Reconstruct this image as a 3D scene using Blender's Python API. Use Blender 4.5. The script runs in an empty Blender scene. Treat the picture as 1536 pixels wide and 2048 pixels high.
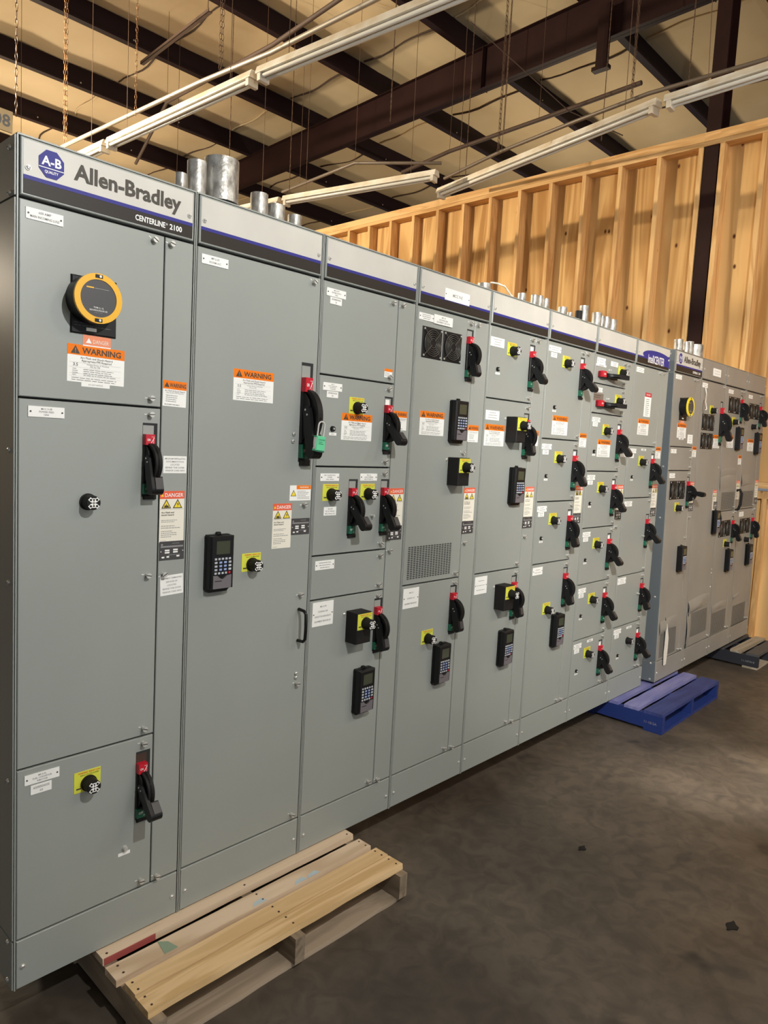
import bpy, bmesh, math, random
from mathutils import Vector, Matrix
random.seed(7)
PI = math.pi
G = 0.13                      # height of the pallets: cabinet bases stand this far above the floor
S = bpy.context.scene
COL = S.collection

# ------------------------------------------------------------------ camera
yaw, pitch, roll = 0.815768, -0.0958953, 0.0532739
cy, sy, cp, sp = math.cos(yaw), math.sin(yaw), math.cos(pitch), math.sin(pitch)
fw = Vector((sy*cp, cy*cp, sp)); rt = Vector((cy, -sy, 0)); up = rt.cross(fw)
c_, s_ = math.cos(roll), math.sin(roll)
r2 = c_*rt + s_*up; u2 = -s_*rt + c_*up
cam = bpy.data.cameras.new('camera'); co = bpy.data.objects.new('camera', cam); COL.objects.link(co)
cam.sensor_fit = 'VERTICAL'; cam.sensor_height = 36.0; cam.lens = 1429.79/2048*36.0
cam.clip_start = 0.05; cam.clip_end = 200
m = Matrix.Identity(4)
for i, v in enumerate((r2, u2, -fw)):
    for j in range(3): m[j][i] = v[j]
m.translation = Vector((-0.686066, -1.957847, 1.569812+G))
co.matrix_world = m
S.camera = co

# ------------------------------------------------------------------ world, lamps, exposure
S.view_settings.view_transform = 'Standard'; S.view_settings.look = 'None'
S.view_settings.gamma = 1; S.view_settings.use_curve_mapping = False
S.view_settings.exposure = 0.04
W = bpy.data.worlds.new('world'); S.world = W; W.use_nodes = True
bg = W.node_tree.nodes['Background']; bg.inputs[0].default_value = (0.85, 0.93, 1.0, 1); bg.inputs[1].default_value = 0.20

def lamp(name, kind, loc, energy, color, size=0.1, target=None, size_y=None, spread=None):
    l = bpy.data.lights.new(name, kind); l.energy = energy; l.color = color
    if kind == 'AREA':
        l.size = size
        if size_y: l.shape = 'RECTANGLE'; l.size_y = size_y
        if spread: l.spread = math.radians(spread)
    else: l.shadow_soft_size = size
    o = bpy.data.objects.new(name, l); COL.objects.link(o); o.location = loc
    if target is not None:
        o.rotation_euler = (Vector(target)-Vector(loc)).to_track_quat('-Z', 'Y').to_euler()
    return o
def spot(name, loc, target, energy, color, size, ang, blend=.5):
    o = lamp(name, 'SPOT', loc, energy, color, size, target); o.data.spot_size = math.radians(ang); o.data.spot_blend = blend; return o
lamp('aisle_lamp', 'POINT', (0.45, -2.35, 3.05), 185, (1.0, 1.0, 0.97), 0.03)
spot('aisle_fill_long', (0.45, -2.35, 3.15), (5.0, 0, 1.2), 520, (1.0, 0.97, 0.90), 0.035, 72, 1.0)  # added fill: lifts the far sections, keeps the aisle lamp's shadow direction
lamp('aisle_fill_far', 'AREA', (4.4, -3.2, 4.2), 34, (1.0, 0.95, 0.86), 0.30, (4.4, 0, 1.2))  # soft fill added to keep the distant sections bright
spot('high_bay_lamp', (0.6, 5.8, 5.0), (6.4, 2.0, 3.0), 1330, (1.0, 0.84, 0.60), 0.08, 110)
lamp('low_front_fill', 'AREA', (2.4, -8.0, 1.2), 60, (0.95, 1.0, 1.0), 3.0, (2.4, 0, 1.0), size_y=2.6)  # added low fill that evens out the lower doors, no doorway stands here
lamp('wall_fill_front', 'AREA', (3.4, -4.8, 5.4), 90, (1.0, 0.86, 0.64), 1.2, (6.4, 1.2, 3.0))  # front fill added for the timber wall
lamp('ceiling_fill_near', 'POINT', (-1.2, -6.0, 4.0), 80, (1.0, 0.86, 0.66), 0.3)  # invented fill behind the camera for ceiling and wall
lamp('ceiling_fill_behind_wall', 'POINT', (9.5, 4.0, 3.6), 230, (1.0, 0.84, 0.60), 0.3)  # added fill, brightens the ceiling beyond the timber wall
lamp('ceiling_fill_far', 'POINT', (3.4, 10.5, 3.4), 430, (1.0, 0.84, 0.62), 0.3)  # fill added under the far part of the ceiling to brighten it
lamp('ceiling_fill_left', 'POINT', (-0.4, 7.5, 3.4), 420, (1.0, 0.86, 0.66), 0.3)  # added fill to brighten the left of the ceiling
spot('floor_spot', (6.0, -4.6, 3.5), (3.45, -1.10, 0), 3200, (1.0, 0.90, 0.76), 0.1, 11.5, .8)

# ------------------------------------------------------------------ materials
def mat(name, col, rough=0.5, metal=0.0, spec=0.5, noise=None, bump=None, coat=0, emit=None):
    m = bpy.data.materials.new(name); m.use_nodes = True
    nt = m.node_tree; b = nt.nodes['Principled BSDF']
    b.inputs['Base Color'].default_value = (*col, 1); b.inputs['Roughness'].default_value = rough
    b.inputs['Metallic'].default_value = metal; b.inputs['Specular IOR Level'].default_value = spec
    if coat: b.inputs['Coat Weight'].default_value = coat
    if noise or bump:
        tc = nt.nodes.new('ShaderNodeTexCoord')
    if noise:                                   # (scale, low colour, high colour, (stretch xyz))
        sc, lo, hi, st = noise
        mp = nt.nodes.new('ShaderNodeMapping'); mp.inputs['Scale'].default_value = st
        nt.links.new(tc.outputs['Object'], mp.inputs[0])
        n = nt.nodes.new('ShaderNodeTexNoise'); n.inputs['Scale'].default_value = sc; n.inputs['Detail'].default_value = 5
        nt.links.new(mp.outputs[0], n.inputs[0])
        r = nt.nodes.new('ShaderNodeValToRGB'); r.color_ramp.elements[0].position = 0.32; r.color_ramp.elements[1].position = 0.70
        r.color_ramp.elements[0].color = (*lo, 1); r.color_ramp.elements[1].color = (*hi, 1)
        nt.links.new(n.outputs[0], r.inputs[0]); nt.links.new(r.outputs[0], b.inputs['Base Color'])
    if bump:                                    # (scale, strength)
        n2 = nt.nodes.new('ShaderNodeTexNoise'); n2.inputs['Scale'].default_value = bump[0]
        nt.links.new(tc.outputs['Object'], n2.inputs[0])
        bp = nt.nodes.new('ShaderNodeBump'); bp.inputs['Strength'].default_value = bump[1]; bp.inputs['Distance'].default_value = 0.01
        nt.links.new(n2.outputs[0], bp.inputs['Height']); nt.links.new(bp.outputs[0], b.inputs['Normal'])
    return m

def wood(name, lo, hi, flat=False, knot=(0.10, 0.035, 0.012), grain=9, axis='Z', knots=0.05, kscale=2.4, rough=0.75):
    """plank / plywood grain running along one axis, with scattered knots"""
    m = bpy.data.materials.new(name); m.use_nodes = True; nt = m.node_tree; b = nt.nodes['Principled BSDF']
    b.inputs['Roughness'].default_value = rough; b.inputs['Specular IOR Level'].default_value = 0.2
    tc = nt.nodes.new('ShaderNodeTexCoord'); mp = nt.nodes.new('ShaderNodeMapping')
    st = {'Z': (1, 1, 0.10), 'X': (0.10, 1, 1), 'Y': (1, 0.10, 1)}[axis]
    mp.inputs['Scale'].default_value = st
    oi = nt.nodes.new('ShaderNodeObjectInfo'); add = nt.nodes.new('ShaderNodeVectorMath'); add.operation = 'ADD'
    mul = nt.nodes.new('ShaderNodeMath'); mul.operation = 'MULTIPLY'; mul.inputs[1].default_value = 37
    nt.links.new(oi.outputs['Random'], mul.inputs[0])
    nt.links.new(tc.outputs['Object'], add.inputs[0]); nt.links.new(mul.outputs[0], add.inputs[1])
    nt.links.new(add.outputs[0], mp.inputs[0])
    n = nt.nodes.new('ShaderNodeTexNoise'); n.inputs['Scale'].default_value = grain; n.inputs['Detail'].default_value = 4
    n.inputs['Distortion'].default_value = 0.8
    nt.links.new(mp.outputs[0], n.inputs[0])
    sn = nt.nodes.new('ShaderNodeMath'); sn.operation = 'MULTIPLY'; sn.inputs[1].default_value = 34
    nt.links.new(n.outputs[0], sn.inputs[0])
    s2 = nt.nodes.new('ShaderNodeMath'); s2.operation = 'SINE'; nt.links.new(sn.outputs[0], s2.inputs[0])
    n3 = nt.nodes.new('ShaderNodeTexNoise'); n3.inputs['Scale'].default_value = 2.2; nt.links.new(mp.outputs[0], n3.inputs[0])
    m2 = nt.nodes.new('ShaderNodeMath'); m2.operation = 'MULTIPLY_ADD'; m2.inputs[1].default_value = 0.16
    nt.links.new(s2.outputs[0], m2.inputs[0]); nt.links.new(n3.outputs[0], m2.inputs[2])
    r = nt.nodes.new('ShaderNodeValToRGB'); r.color_ramp.elements[0].position = 0.25; r.color_ramp.elements[1].position = 0.72
    r.color_ramp.elements[0].color = (*lo, 1); r.color_ramp.elements[1].color = (*hi, 1)
    nt.links.new(m2.outputs[0], r.inputs[0])
    v = nt.nodes.new('ShaderNodeTexVoronoi'); v.inputs['Scale'].default_value = kscale
    mp2 = nt.nodes.new('ShaderNodeMapping'); mp2.inputs['Scale'].default_value = {'Z': (0 if flat else 1, 1, .6), 'X': (.6, 1, 1), 'Y': (1, .6, 1)}[axis]
    nt.links.new(add.outputs[0], mp2.inputs[0])
    if flat:
        v.voronoi_dimensions = '2D'; sx = nt.nodes.new('ShaderNodeSeparateXYZ'); cx_ = nt.nodes.new('ShaderNodeCombineXYZ')
        nt.links.new(mp2.outputs[0], sx.inputs[0]); nt.links.new(sx.outputs[1], cx_.inputs[0]); nt.links.new(sx.outputs[2], cx_.inputs[1]); nt.links.new(cx_.outputs[0], v.inputs[0])
    else: nt.links.new(mp2.outputs[0], v.inputs[0])
    r3 = nt.nodes.new('ShaderNodeValToRGB'); r3.color_ramp.elements[0].position = knots*0.6; r3.color_ramp.elements[1].position = knots*1.5+0.001
    nt.links.new(v.outputs['Distance'], r3.inputs[0])
    mx = nt.nodes.new('ShaderNodeMix'); mx.data_type = 'RGBA'
    nt.links.new(r3.outputs[0], mx.inputs['Factor']); mx.inputs['A'].default_value = (*knot, 1)
    nt.links.new(r.outputs[0], mx.inputs['B']); nt.links.new(mx.outputs['Result'], b.inputs['Base Color'])
    return m

M = {}
M['paint'] = mat('grey_enamel', (0.320, 0.340, 0.322), 0.36, 0, 0.5, noise=(1.3, (0.300, 0.320, 0.303), (0.340, 0.360, 0.340), (1, 1, 1)), bump=(380, 0.03))
M['paint2'] = mat('grey_enamel_worn', (0.30, 0.285, 0.26), 0.42, 0, 0.5, noise=(2.3, (0.265, 0.25, 0.225), (0.32, 0.305, 0.275), (1, 1, 1)), bump=(300, 0.04))
M['flank_shade'] = mat('grey_enamel_shaded_side', (0.13, 0.15, 0.165), 0.45)  # second-row side paint darkened to stand for shade in the gap
M['gap'] = mat('dark_gap', (0.02, 0.022, 0.024), 0.8)
M['cream'] = mat('silver_header', (0.66, 0.63, 0.57), 0.45, 0, 0.5, noise=(5, (0.57, 0.55, 0.51), (0.64, 0.62, 0.57), (1, 1, 1)))
M['blue'] = mat('header_blue', (0.035, 0.034, 0.25), 0.5, 0, 0.25)
M['brownband'] = mat('header_dark_band', (0.028, 0.022, 0.018), 0.5, 0, 0.25)
M['ink'] = mat('dark_ink', (0.055, 0.045, 0.035), 0.6)
M['inkgrey'] = mat('faded_ink', (0.26, 0.26, 0.26), 0.7)
M['white'] = mat('label_white', (0.92, 0.92, 0.90), 0.55)
M['creamlabel'] = mat('label_cream', (0.86, 0.82, 0.72), 0.55)
M['orange'] = mat('warning_orange', (0.90, 0.205, 0.005), 0.6, 0, 0.25)
M['dorange'] = mat('danger_orange', (0.83, 0.12, 0.05), 0.5)
M['palered'] = mat('faded_danger', (0.85, 0.27, 0.13), 0.5)
M['yellow'] = mat('yellow_plate', (0.72, 0.74, 0.07), 0.5)
M['triyellow'] = mat('triangle_yellow', (0.92, 0.72, 0.03), 0.5)
M['ringyellow'] = mat('ring_yellow', (0.86, 0.45, 0.015), 0.4)
M['black'] = mat('black_plastic', (0.008, 0.008, 0.009), 0.42, 0, 0.3)
M['black2'] = mat('black_matte', (0.013, 0.012, 0.012), 0.6, 0, 0.25)
M['charcoal'] = mat('charcoal', (0.055, 0.052, 0.055), 0.5)
M['wire'] = mat('fan_wire', (0.14, 0.135, 0.125), 0.35, 0.6)
M['red'] = mat('indicator_red', (0.56, 0.012, 0.030), 0.35)
M['green'] = mat('indicator_green', (0.010, 0.13, 0.075), 0.4)
M['steel'] = mat('zinc_steel', (0.66, 0.65, 0.62), 0.34, 0.45)
M['galv'] = mat('galvanised', (0.55, 0.54, 0.50), 0.42, 0.6, noise=(34, (0.20, 0.185, 0.165), (0.60, 0.59, 0.56), (1, 1, .6)), bump=(60, .2))
M['screen'] = mat('lcd_screen', (0.060, 0.068, 0.045), 0.15)
M['key'] = mat('key_grey', (0.50, 0.52, 0.58), 0.5)
M['keyblue'] = mat('key_blue', (0.30, 0.40, 0.72), 0.5)
M['padgrey'] = mat('keypad_cover', (0.16, 0.145, 0.16), 0.45)
M['mint'] = mat('padlock_green', (0.12, 0.58, 0.30), 0.45)
M['mintdark'] = mat('padlock_dark_green', (0.012, 0.09, 0.06), 0.5)
M['maroon'] = mat('maroon_primer', (0.020, 0.007, 0.006), 0.6, 0, 0.15, noise=(3, (0.017, 0.0060, 0.0058), (0.024, 0.0085, 0.0075), (1, 1, 1)))
M['purlin'] = mat('purlin_primer', (0.016, 0.0065, 0.009), 0.6, 0, 0.2)
M['insul'] = mat('insulation_facing', (0.60, 0.47, 0.29), 0.75, 0, 0.25, noise=(0.9, (0.56, 0.43, 0.255), (0.66, 0.53, 0.34), (1, 1, 1)), bump=(4, 0.35))
M['fixture'] = mat('fixture_enamel', (0.78, 0.75, 0.68), 0.4, noise=(7, (0.62, 0.52, 0.38), (0.80, 0.78, 0.72), (1, .3, 1)))
M['tube'] = mat('fluorescent_tube', (0.80, 0.78, 0.72), 0.2)
M['pipe'] = mat('grey_pipe', (0.15, 0.12, 0.095), 0.5, 0.3)
M['pipelite'] = mat('light_conduit', (0.52, 0.47, 0.40), 0.4, 0.6)
M['rust'] = mat('rusty_steel', (0.055, 0.030, 0.020), 0.7)
M['chain'] = mat('chain_brass', (0.30, 0.16, 0.08), 0.45, 0.7)
M['chaindark'] = mat('chain_dark', (0.12, 0.07, 0.045), 0.6, 0.4)
M['tan'] = mat('sign_board', (0.80, 0.60, 0.33), 0.7)
M['blackcard'] = mat('card_brown', (0.20, 0.15, 0.12), 0.7)
M['ply'] = wood('plywood', (0.44, 0.235, 0.080), (0.80, 0.53, 0.235), flat=True, grain=2.6, knots=0.028, kscale=2.4)
M['stud'] = wood('stud_pine', (0.54, 0.30, 0.115), (0.76, 0.49, 0.23), grain=7, knots=0.03, kscale=2.6)
M['platewood'] = wood('plate_pine', (0.55, 0.31, 0.12), (0.78, 0.50, 0.24), grain=7, axis='Y', knots=0.04, kscale=2.3)
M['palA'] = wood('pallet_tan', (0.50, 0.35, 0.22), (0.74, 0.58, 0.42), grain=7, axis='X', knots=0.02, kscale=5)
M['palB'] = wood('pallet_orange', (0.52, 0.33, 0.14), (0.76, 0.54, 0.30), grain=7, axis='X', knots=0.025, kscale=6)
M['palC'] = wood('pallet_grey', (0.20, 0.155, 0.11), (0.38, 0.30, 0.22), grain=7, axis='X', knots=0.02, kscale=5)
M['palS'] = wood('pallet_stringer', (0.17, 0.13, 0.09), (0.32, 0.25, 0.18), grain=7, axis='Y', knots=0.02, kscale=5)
M['stainred'] = mat('paint_red_stain', (0.42, 0.09, 0.08), 0.7)
M['staingreen'] = mat('paint_green_stain', (0.26, 0.34, 0.24), 0.7)
M['stainblue'] = mat('paint_blue_stain', (0.48, 0.58, 0.62), 0.7)
M['pblue'] = mat('pallet_blue', (0.03, 0.05, 0.20), 0.55, noise=(14, (0.022, 0.035, 0.14), (0.05, 0.065, 0.22), (.3, 2, 1)))
M['pbluefade'] = mat('pallet_blue_faded', (0.16, 0.17, 0.40), 0.6, noise=(9, (0.13, 0.14, 0.36), (0.25, 0.25, 0.48), (.3, 2, 1)))
M['pbluedark'] = mat('pallet_blue_dark', (0.012, 0.030, 0.16), 0.5)
M['pblack'] = mat('pallet_black', (0.018, 0.020, 0.030), 0.6)
M['pgrey'] = wood('pallet_pale', (0.24, 0.20, 0.15), (0.42, 0.36, 0.28), grain=7, axis='X', knots=0.01, kscale=4)
M['slat'] = mat('pallet_charcoal', (0.075, 0.075, 0.080), 0.6)
M['foam'] = mat('foam_white', (0.78, 0.72, 0.64), 0.8)

def floor_mat():
    m = bpy.data.materials.new('dark_concrete'); m.use_nodes = True; nt = m.node_tree; b = nt.nodes['Principled BSDF']
    tc = nt.nodes.new('ShaderNodeTexCoord')
    def noise(sc, det, dist=0.0):
        n = nt.nodes.new('ShaderNodeTexNoise'); n.inputs['Scale'].default_value = sc; n.inputs['Detail'].default_value = det
        n.inputs['Distortion'].default_value = dist; nt.links.new(tc.outputs['Object'], n.inputs[0]); return n
    def ramp(n, a, b_, ca, cb):
        r = nt.nodes.new('ShaderNodeValToRGB'); r.color_ramp.elements[0].position = a; r.color_ramp.elements[1].position = b_
        r.color_ramp.elements[0].color = (*ca, 1); r.color_ramp.elements[1].color = (*cb, 1); nt.links.new(n.outputs[0], r.inputs[0]); return r
    base = ramp(noise(1.1, 6, .6), .34, .68, (0.050, 0.041, 0.033), (0.115, 0.093, 0.072))
    fine = ramp(noise(11, 8, 1.2), .36, .62, (0.72, 0.72, 0.72), (1.08, 1.06, 1.04))
    mx = nt.nodes.new('ShaderNodeMix'); mx.data_type = 'RGBA'; mx.blend_type = 'MULTIPLY'; mx.inputs['Factor'].default_value = 1
    nt.links.new(base.outputs[0], mx.inputs['A']); nt.links.new(fine.outputs[0], mx.inputs['B'])
    st = ramp(noise(3.1, 3, .3), .66, .73, (0, 0, 0), (1, 1, 1))
    m2 = nt.nodes.new('ShaderNodeMix'); m2.data_type = 'RGBA'
    nt.links.new(st.outputs[0], m2.inputs['Factor']); nt.links.new(mx.outputs['Result'], m2.inputs['A']); m2.inputs['B'].default_value = (0.030, 0.027, 0.024, 1)
    nt.links.new(m2.outputs['Result'], b.inputs['Base Color'])
    rr = ramp(noise(2.3, 5), .3, .7, (0.40,)*3, (0.62,)*3); nt.links.new(rr.outputs[0], b.inputs['Roughness'])
    bp = nt.nodes.new('ShaderNodeBump'); bp.inputs['Strength'].default_value = 0.12; bp.inputs['Distance'].default_value = 0.01
    nt.links.new(noise(24, 6).outputs[0], bp.inputs['Height']); nt.links.new(bp.outputs[0], b.inputs['Normal'])
    return m
M['floor'] = floor_mat()

# ------------------------------------------------------------------ text helper
TXT = {}
def text_geo(s, bold=0.0):
    k = (s, bold)
    if k not in TXT:
        cu = bpy.data.curves.new('t', 'FONT'); cu.body = s; cu.size = 1; cu.align_x = 'CENTER'; cu.align_y = 'CENTER'
        cu.resolution_u = 2; cu.offset = bold
        o = bpy.data.objects.new('t', cu); me = o.to_mesh()
        vs = [tuple(v.co) for v in me.vertices]; fs = [tuple(p.vertices) for p in me.polygons]
        o.to_mesh_clear(); bpy.data.objects.remove(o); bpy.data.curves.remove(cu)
        if vs:
            x0 = min(v[0] for v in vs); x1 = max(v[0] for v in vs); y0 = min(v[1] for v in vs); y1 = max(v[1] for v in vs)
        else: x0 = x1 = y0 = y1 = 0
        TXT[k] = (vs, fs, x0, x1, y0, y1)
    return TXT[k]

# ------------------------------------------------------------------ mesh builder
class MB:
    """collects shapes; local frame: x right, y into the panel, z up"""
    def __init__(s): s.v = []; s.f = []; s.m = []; s.sm = []; s.mats = []; s.bev = []
    def mi(s, mt):
        if mt not in s.mats: s.mats.append(mt)
        return s.mats.index(mt)
    def face(s, pts, mt, smooth=False):
        b = len(s.v); s.v += [tuple(p) for p in pts]; s.f.append(tuple(range(b, b+len(pts)))); s.m.append(s.mi(mt)); s.sm.append(smooth)
    def box(s, x0, x1, y0, y1, z0, z1, mt, R=None, ch=0.0):
        """axis-aligned box; ch chamfers the front (-y) rim; R optional transform of each point"""
        T = (lambda p: R @ Vector(p)) if R else (lambda p: p)
        if ch:
            P = [(x0+ch, y0, z0+ch), (x1-ch, y0, z0+ch), (x1-ch, y0, z1-ch), (x0+ch, y0, z1-ch)]
            Q = [(x0, y0+ch, z0), (x1, y0+ch, z0), (x1, y0+ch, z1), (x0, y0+ch, z1)]
            B = [(x0, y1, z0), (x1, y1, z0), (x1, y1, z1), (x0, y1, z1)]
            s.face([T(p) for p in P], mt)
            for i in range(4):
                j = (i+1) % 4
                s.face([T(Q[i]), T(Q[j]), T(P[j]), T(P[i])], mt); s.face([T(B[i]), T(B[j]), T(Q[j]), T(Q[i])], mt)
            s.face([T(p) for p in reversed(B)], mt); return
        c = [(x0, y0, z0), (x1, y0, z0), (x1, y1, z0), (x0, y1, z0), (x0, y0, z1), (x1, y0, z1), (x1, y1, z1), (x0, y1, z1)]
        c = [T(p) for p in c]; b = len(s.v); s.v += [tuple(p) for p in c]
        for f in ((0, 3, 2, 1), (4, 5, 6, 7), (0, 1, 5, 4), (1, 2, 6, 5), (2, 3, 7, 6), (3, 0, 4, 7)):
            s.f.append(tuple(b+i for i in f)); s.m.append(s.mi(mt)); s.sm.append(False)
    def cyl(s, p0, p1, r0, mt, n=16, r1=None, capmt=None, caps=True):
        p0, p1 = Vector(p0), Vector(p1); r1 = r0 if r1 is None else r1
        d = (p1-p0).normalized(); a = d.orthogonal().normalized(); b_ = d.cross(a)
        A = [p0+r0*(math.cos(t)*a+math.sin(t)*b_) for t in [2*PI*i/n for i in range(n)]]
        B = [p1+r1*(math.cos(t)*a+math.sin(t)*b_) for t in [2*PI*i/n for i in range(n)]]
        b = len(s.v); s.v += [tuple(p) for p in A+B]
        for i in range(n):
            j = (i+1) % n; s.f.append((b+i, b+j, b+n+j, b+n+i)); s.m.append(s.mi(mt)); s.sm.append(True)
        if caps: s.face(list(reversed(A)), capmt or mt); s.face(B, capmt or mt)
    def tube(s, pts, r, mt, n=8, close=False):
        pts = [Vector(p) for p in pts]; N = len(pts); rings = []; prev = None
        for i, p in enumerate(pts):
            d = (pts[(i+1) % N]-pts[i-1]) if close else (pts[min(i+1, N-1)]-pts[max(i-1, 0)])
            d.normalize()
            a = (prev - d*prev.dot(d)) if prev is not None else d.orthogonal()
            a.normalize(); prev = a; b_ = d.cross(a)
            rings.append([p+r*(math.cos(t)*a+math.sin(t)*b_) for t in [2*PI*k/n for k in range(n)]])
        b = len(s.v)
        for rg in rings: s.v += [tuple(p) for p in rg]
        for i in range(N if close else N-1):
            for k in range(n):
                i2 = (i+1) % N; k2 = (k+1) % n
                s.f.append((b+i*n+k, b+i*n+k2, b+i2*n+k2, b+i2*n+k)); s.m.append(s.mi(mt)); s.sm.append(True)
        if not close: s.face(list(reversed(rings[0])), mt); s.face(rings[-1], mt)
    def prism(s, poly, axis, a0, a1, mt, sidemt=None, smooth=False):
        """extrude a 2-D outline along an axis. axis 'x': poly=(y,z); 'y': poly=(x,z); 'z': poly=(x,y)"""
        f = {'x': lambda p, a: (a, p[0], p[1]), 'y': lambda p, a: (p[0], a, p[1]), 'z': lambda p, a: (p[0], p[1], a)}[axis]
        A = [f(p, a0) for p in poly]; B = [f(p, a1) for p in poly]; n = len(poly)
        s.face(list(reversed(A)), mt); s.face(B, mt)
        b = len(s.v); s.v += A+B
        for i in range(n):
            j = (i+1) % n; s.f.append((b+i, b+j, b+n+j, b+n+i)); s.m.append(s.mi(sidemt or mt)); s.sm.append(smooth)
    def text(s, t, x, z, h, mt, y=-0.0006, w=None, bold=0.0, R=None, pos=None):
        """text centred on (x,z), cap height h, optionally squeezed to width w, facing -y"""
        vs, fs, x0, x1, y0, y1 = text_geo(t, bold)
        if not vs: return
        sc = h/0.73; wx = (x1-x0)*sc; kx = sc*(min(1.0, w/wx) if (w and w > 0) else 1) if w and w > 0 else sc
        if w and w < 0: kx = sc*(-w)/wx
        cx, cz = (x0+x1)/2, (y0+y1)/2
        b = len(s.v)
        for v in vs:
            p = (x+(v[0]-cx)*kx, y, z+(v[1]-cz)*sc)
            if R: p = tuple(R @ Vector(p))
            s.v.append(p)
        for f in fs: s.f.append(tuple(b+i for i in f)); s.m.append(s.mi(mt)); s.sm.append(False)
    def rect(s, x0, x1, z0, z1, y, mt): s.face([(x0, y, z0), (x1, y, z0), (x1, y, z1), (x0, y, z1)], mt)
    def mesh(s, name):
        me = bpy.data.meshes.new(name); me.from_pydata(s.v, [], s.f)
        for k in s.mats: me.materials.append(M[k])
        me.polygons.foreach_set('material_index', s.m); me.polygons.foreach_set('use_smooth', s.sm)
        me.update(); return me
    def build(s, name, parent=None, loc=(0, 0, 0), rot=None):
        return put(name, s.mesh(name), parent, loc, rot)

def put(name, me, parent=None, loc=(0, 0, 0), rot=None):
    o = bpy.data.objects.new(name, me); COL.objects.link(o); o.location = loc
    if rot: o.rotation_euler = rot
    if parent: o.parent = parent
    return o
def empty(name, label, cat, loc=(0, 0, 0), rot=(0, 0, 0), group=None, parent=None):
    o = bpy.data.objects.new(name, None); COL.objects.link(o); o.location = loc; o.rotation_euler = rot
    o.empty_display_size = .05
    if label: o['label'] = label
    if cat: o['category'] = cat
    if group: o['group'] = group
    if parent: o.parent = parent
    return o
def tag(o, label, cat, group=None):
    o['label'] = label; o['category'] = cat
    if group: o['group'] = group
    return o
def struct(o): o['kind'] = 'structure'; return o

CACHE = {}
def cached(key, fn):
    if key not in CACHE: CACHE[key] = fn()
    return CACHE[key]

# ------------------------------------------------------------------ the setting
# floor
mb = MB(); mb.face([(-9, -12, 0), (14, -12, 0), (14, 14, 0), (-9, 14, 0)], 'floor')
struct(mb.build('floor'))

SL = 0.04                                     # roof slope: drops away to +y
def roof_z(y): return 6.5+G-SL*y
# ceiling: insulation sagging a little between the purlins
PY = [-6.65+1.5*i for i in range(14)]
mb = MB(); xs = [-9+0.5*i for i in range(47)]; ys = []
for i in range(len(PY)-1):
    for k in range(6): ys.append((PY[i]+1.5*k/6, -0.045*math.sin(PI*k/6)))
ys.append((PY[-1], 0))
def zc(x, y, sag):
    d = abs(((x+0.7) % 1.8)-0.9)
    return roof_z(y)+0.30+sag*(0.6+0.4*math.cos(x*3.49))+0.012*math.sin(x*5+y*3)
base = 0
for (x) in xs:
    for (y, sg) in ys: mb.v.append((x, y, zc(x, y, sg)))
ny = len(ys)
for i in range(len(xs)-1):
    for j in range(ny-1):
        a = i*ny+j; mb.f.append((a, a+1, a+ny+1, a+ny)); mb.m.append(mb.mi('insul')); mb.sm.append(True)
ceiling = struct(mb.build('ceiling'))
def purlin_mesh():
    b = MB(); x0, x1 = -9, 14; h = 0.29
    b.box(x0, x1, -0.003, 0.003, 0, h, 'purlin'); b.box(x0, x1, -0.085, 0.0, 0, 0.004, 'purlin'); b.box(x0, x1, 0.0, 0.065, h-0.004, h, 'purlin')
    b.box(x0, x1, -0.086, -0.082, 0, 0.022, 'purlin')
    for k in range(16):
        b.cyl((x0+.75+1.5*k, -.003, .09), (x0+.75+1.5*k, -.011, .09), .010, 'steel', 8)
    return b.mesh('purlin')
pm = purlin_mesh()
for y in PY: put('purlin', pm, ceiling, (0, y, roof_z(y)))
# seams of the insulation sheets, running up the slope between purlins
for x in (-1.4, 0.5, 2.4, 4.3, 6.2, 8.1, 10.0):
    for i in range(4, len(PY)-1):
        b = MB(); pts = []
        w = random.uniform(-.12, .12); L = 10
        for k in range(L+1):
            t = k/L; y = PY[i]+0.04+1.42*t
            pts.append((x+w*math.sin(PI*t)+0.03*math.sin(9*t+i), y, zc(x, y, -0.045*math.sin(PI*t))-0.012))
        b.tube(pts, 0.013, 'rust' if (i+int(x*2)) % 3 else 'insul', 6); b.build('insulation_seam', ceiling)
# rafter (big tapered girder) and the steel column under it
b = MB()
def gz(y): return (5.945-0.029*(y-1.06)+G, roof_z(y))
for (x0, x1, d0, d1) in ((6.57, 6.58, 0, 1), ):
    pts = [( -6.0, gz(-6)[0]), (13.0, gz(13)[0]), (13.0, gz(13)[1]), (-6.0, gz(-6)[1])]
    b.prism(pts, 'x', x0, x1, 'maroon')
for k in (0, 1):
    pts = [(-6.0, gz(-6)[k]-.008*k), (13.0, gz(13)[k]-.008*k), (13.0, gz(13)[k]+.008*(1-k)), (-6.0, gz(-6)[k]+.008*(1-k))]
    b.prism(pts, 'x', 6.52, 6.63, 'maroon')
for y in (-2.0, 0.7, 0.93, 3.6):
    b.box(6.51, 6.65, y-.004, y+.004, gz(y)[0], gz(y)[1], 'maroon')
rafter = b.build('rafter'); tag(rafter, 'wide maroon steel girder crossing under the roof purlins', 'girder')
b = MB(); zt = gz(.73)[0]
b.box(6.362, 6.372, .666, .796, 0, zt, 'maroon'); b.box(6.56, 6.57, .666, .796, 0, zt, 'maroon'); b.box(6.372, 6.56, .727, .735, 0, zt, 'maroon')
column = b.build('steel_column'); tag(column, 'maroon steel column standing in the gap of the timber framed wall', 'column')
b = MB(); b.box(6.33, 6.60, .62, .84, 0, .02, 'maroon'); b.build('base_plate', column)
b = MB(); b.box(6.352, 6.36, .70, .76, zt-.16, zt+.0, 'maroon'); b.build('splice_plate', column)

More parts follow.
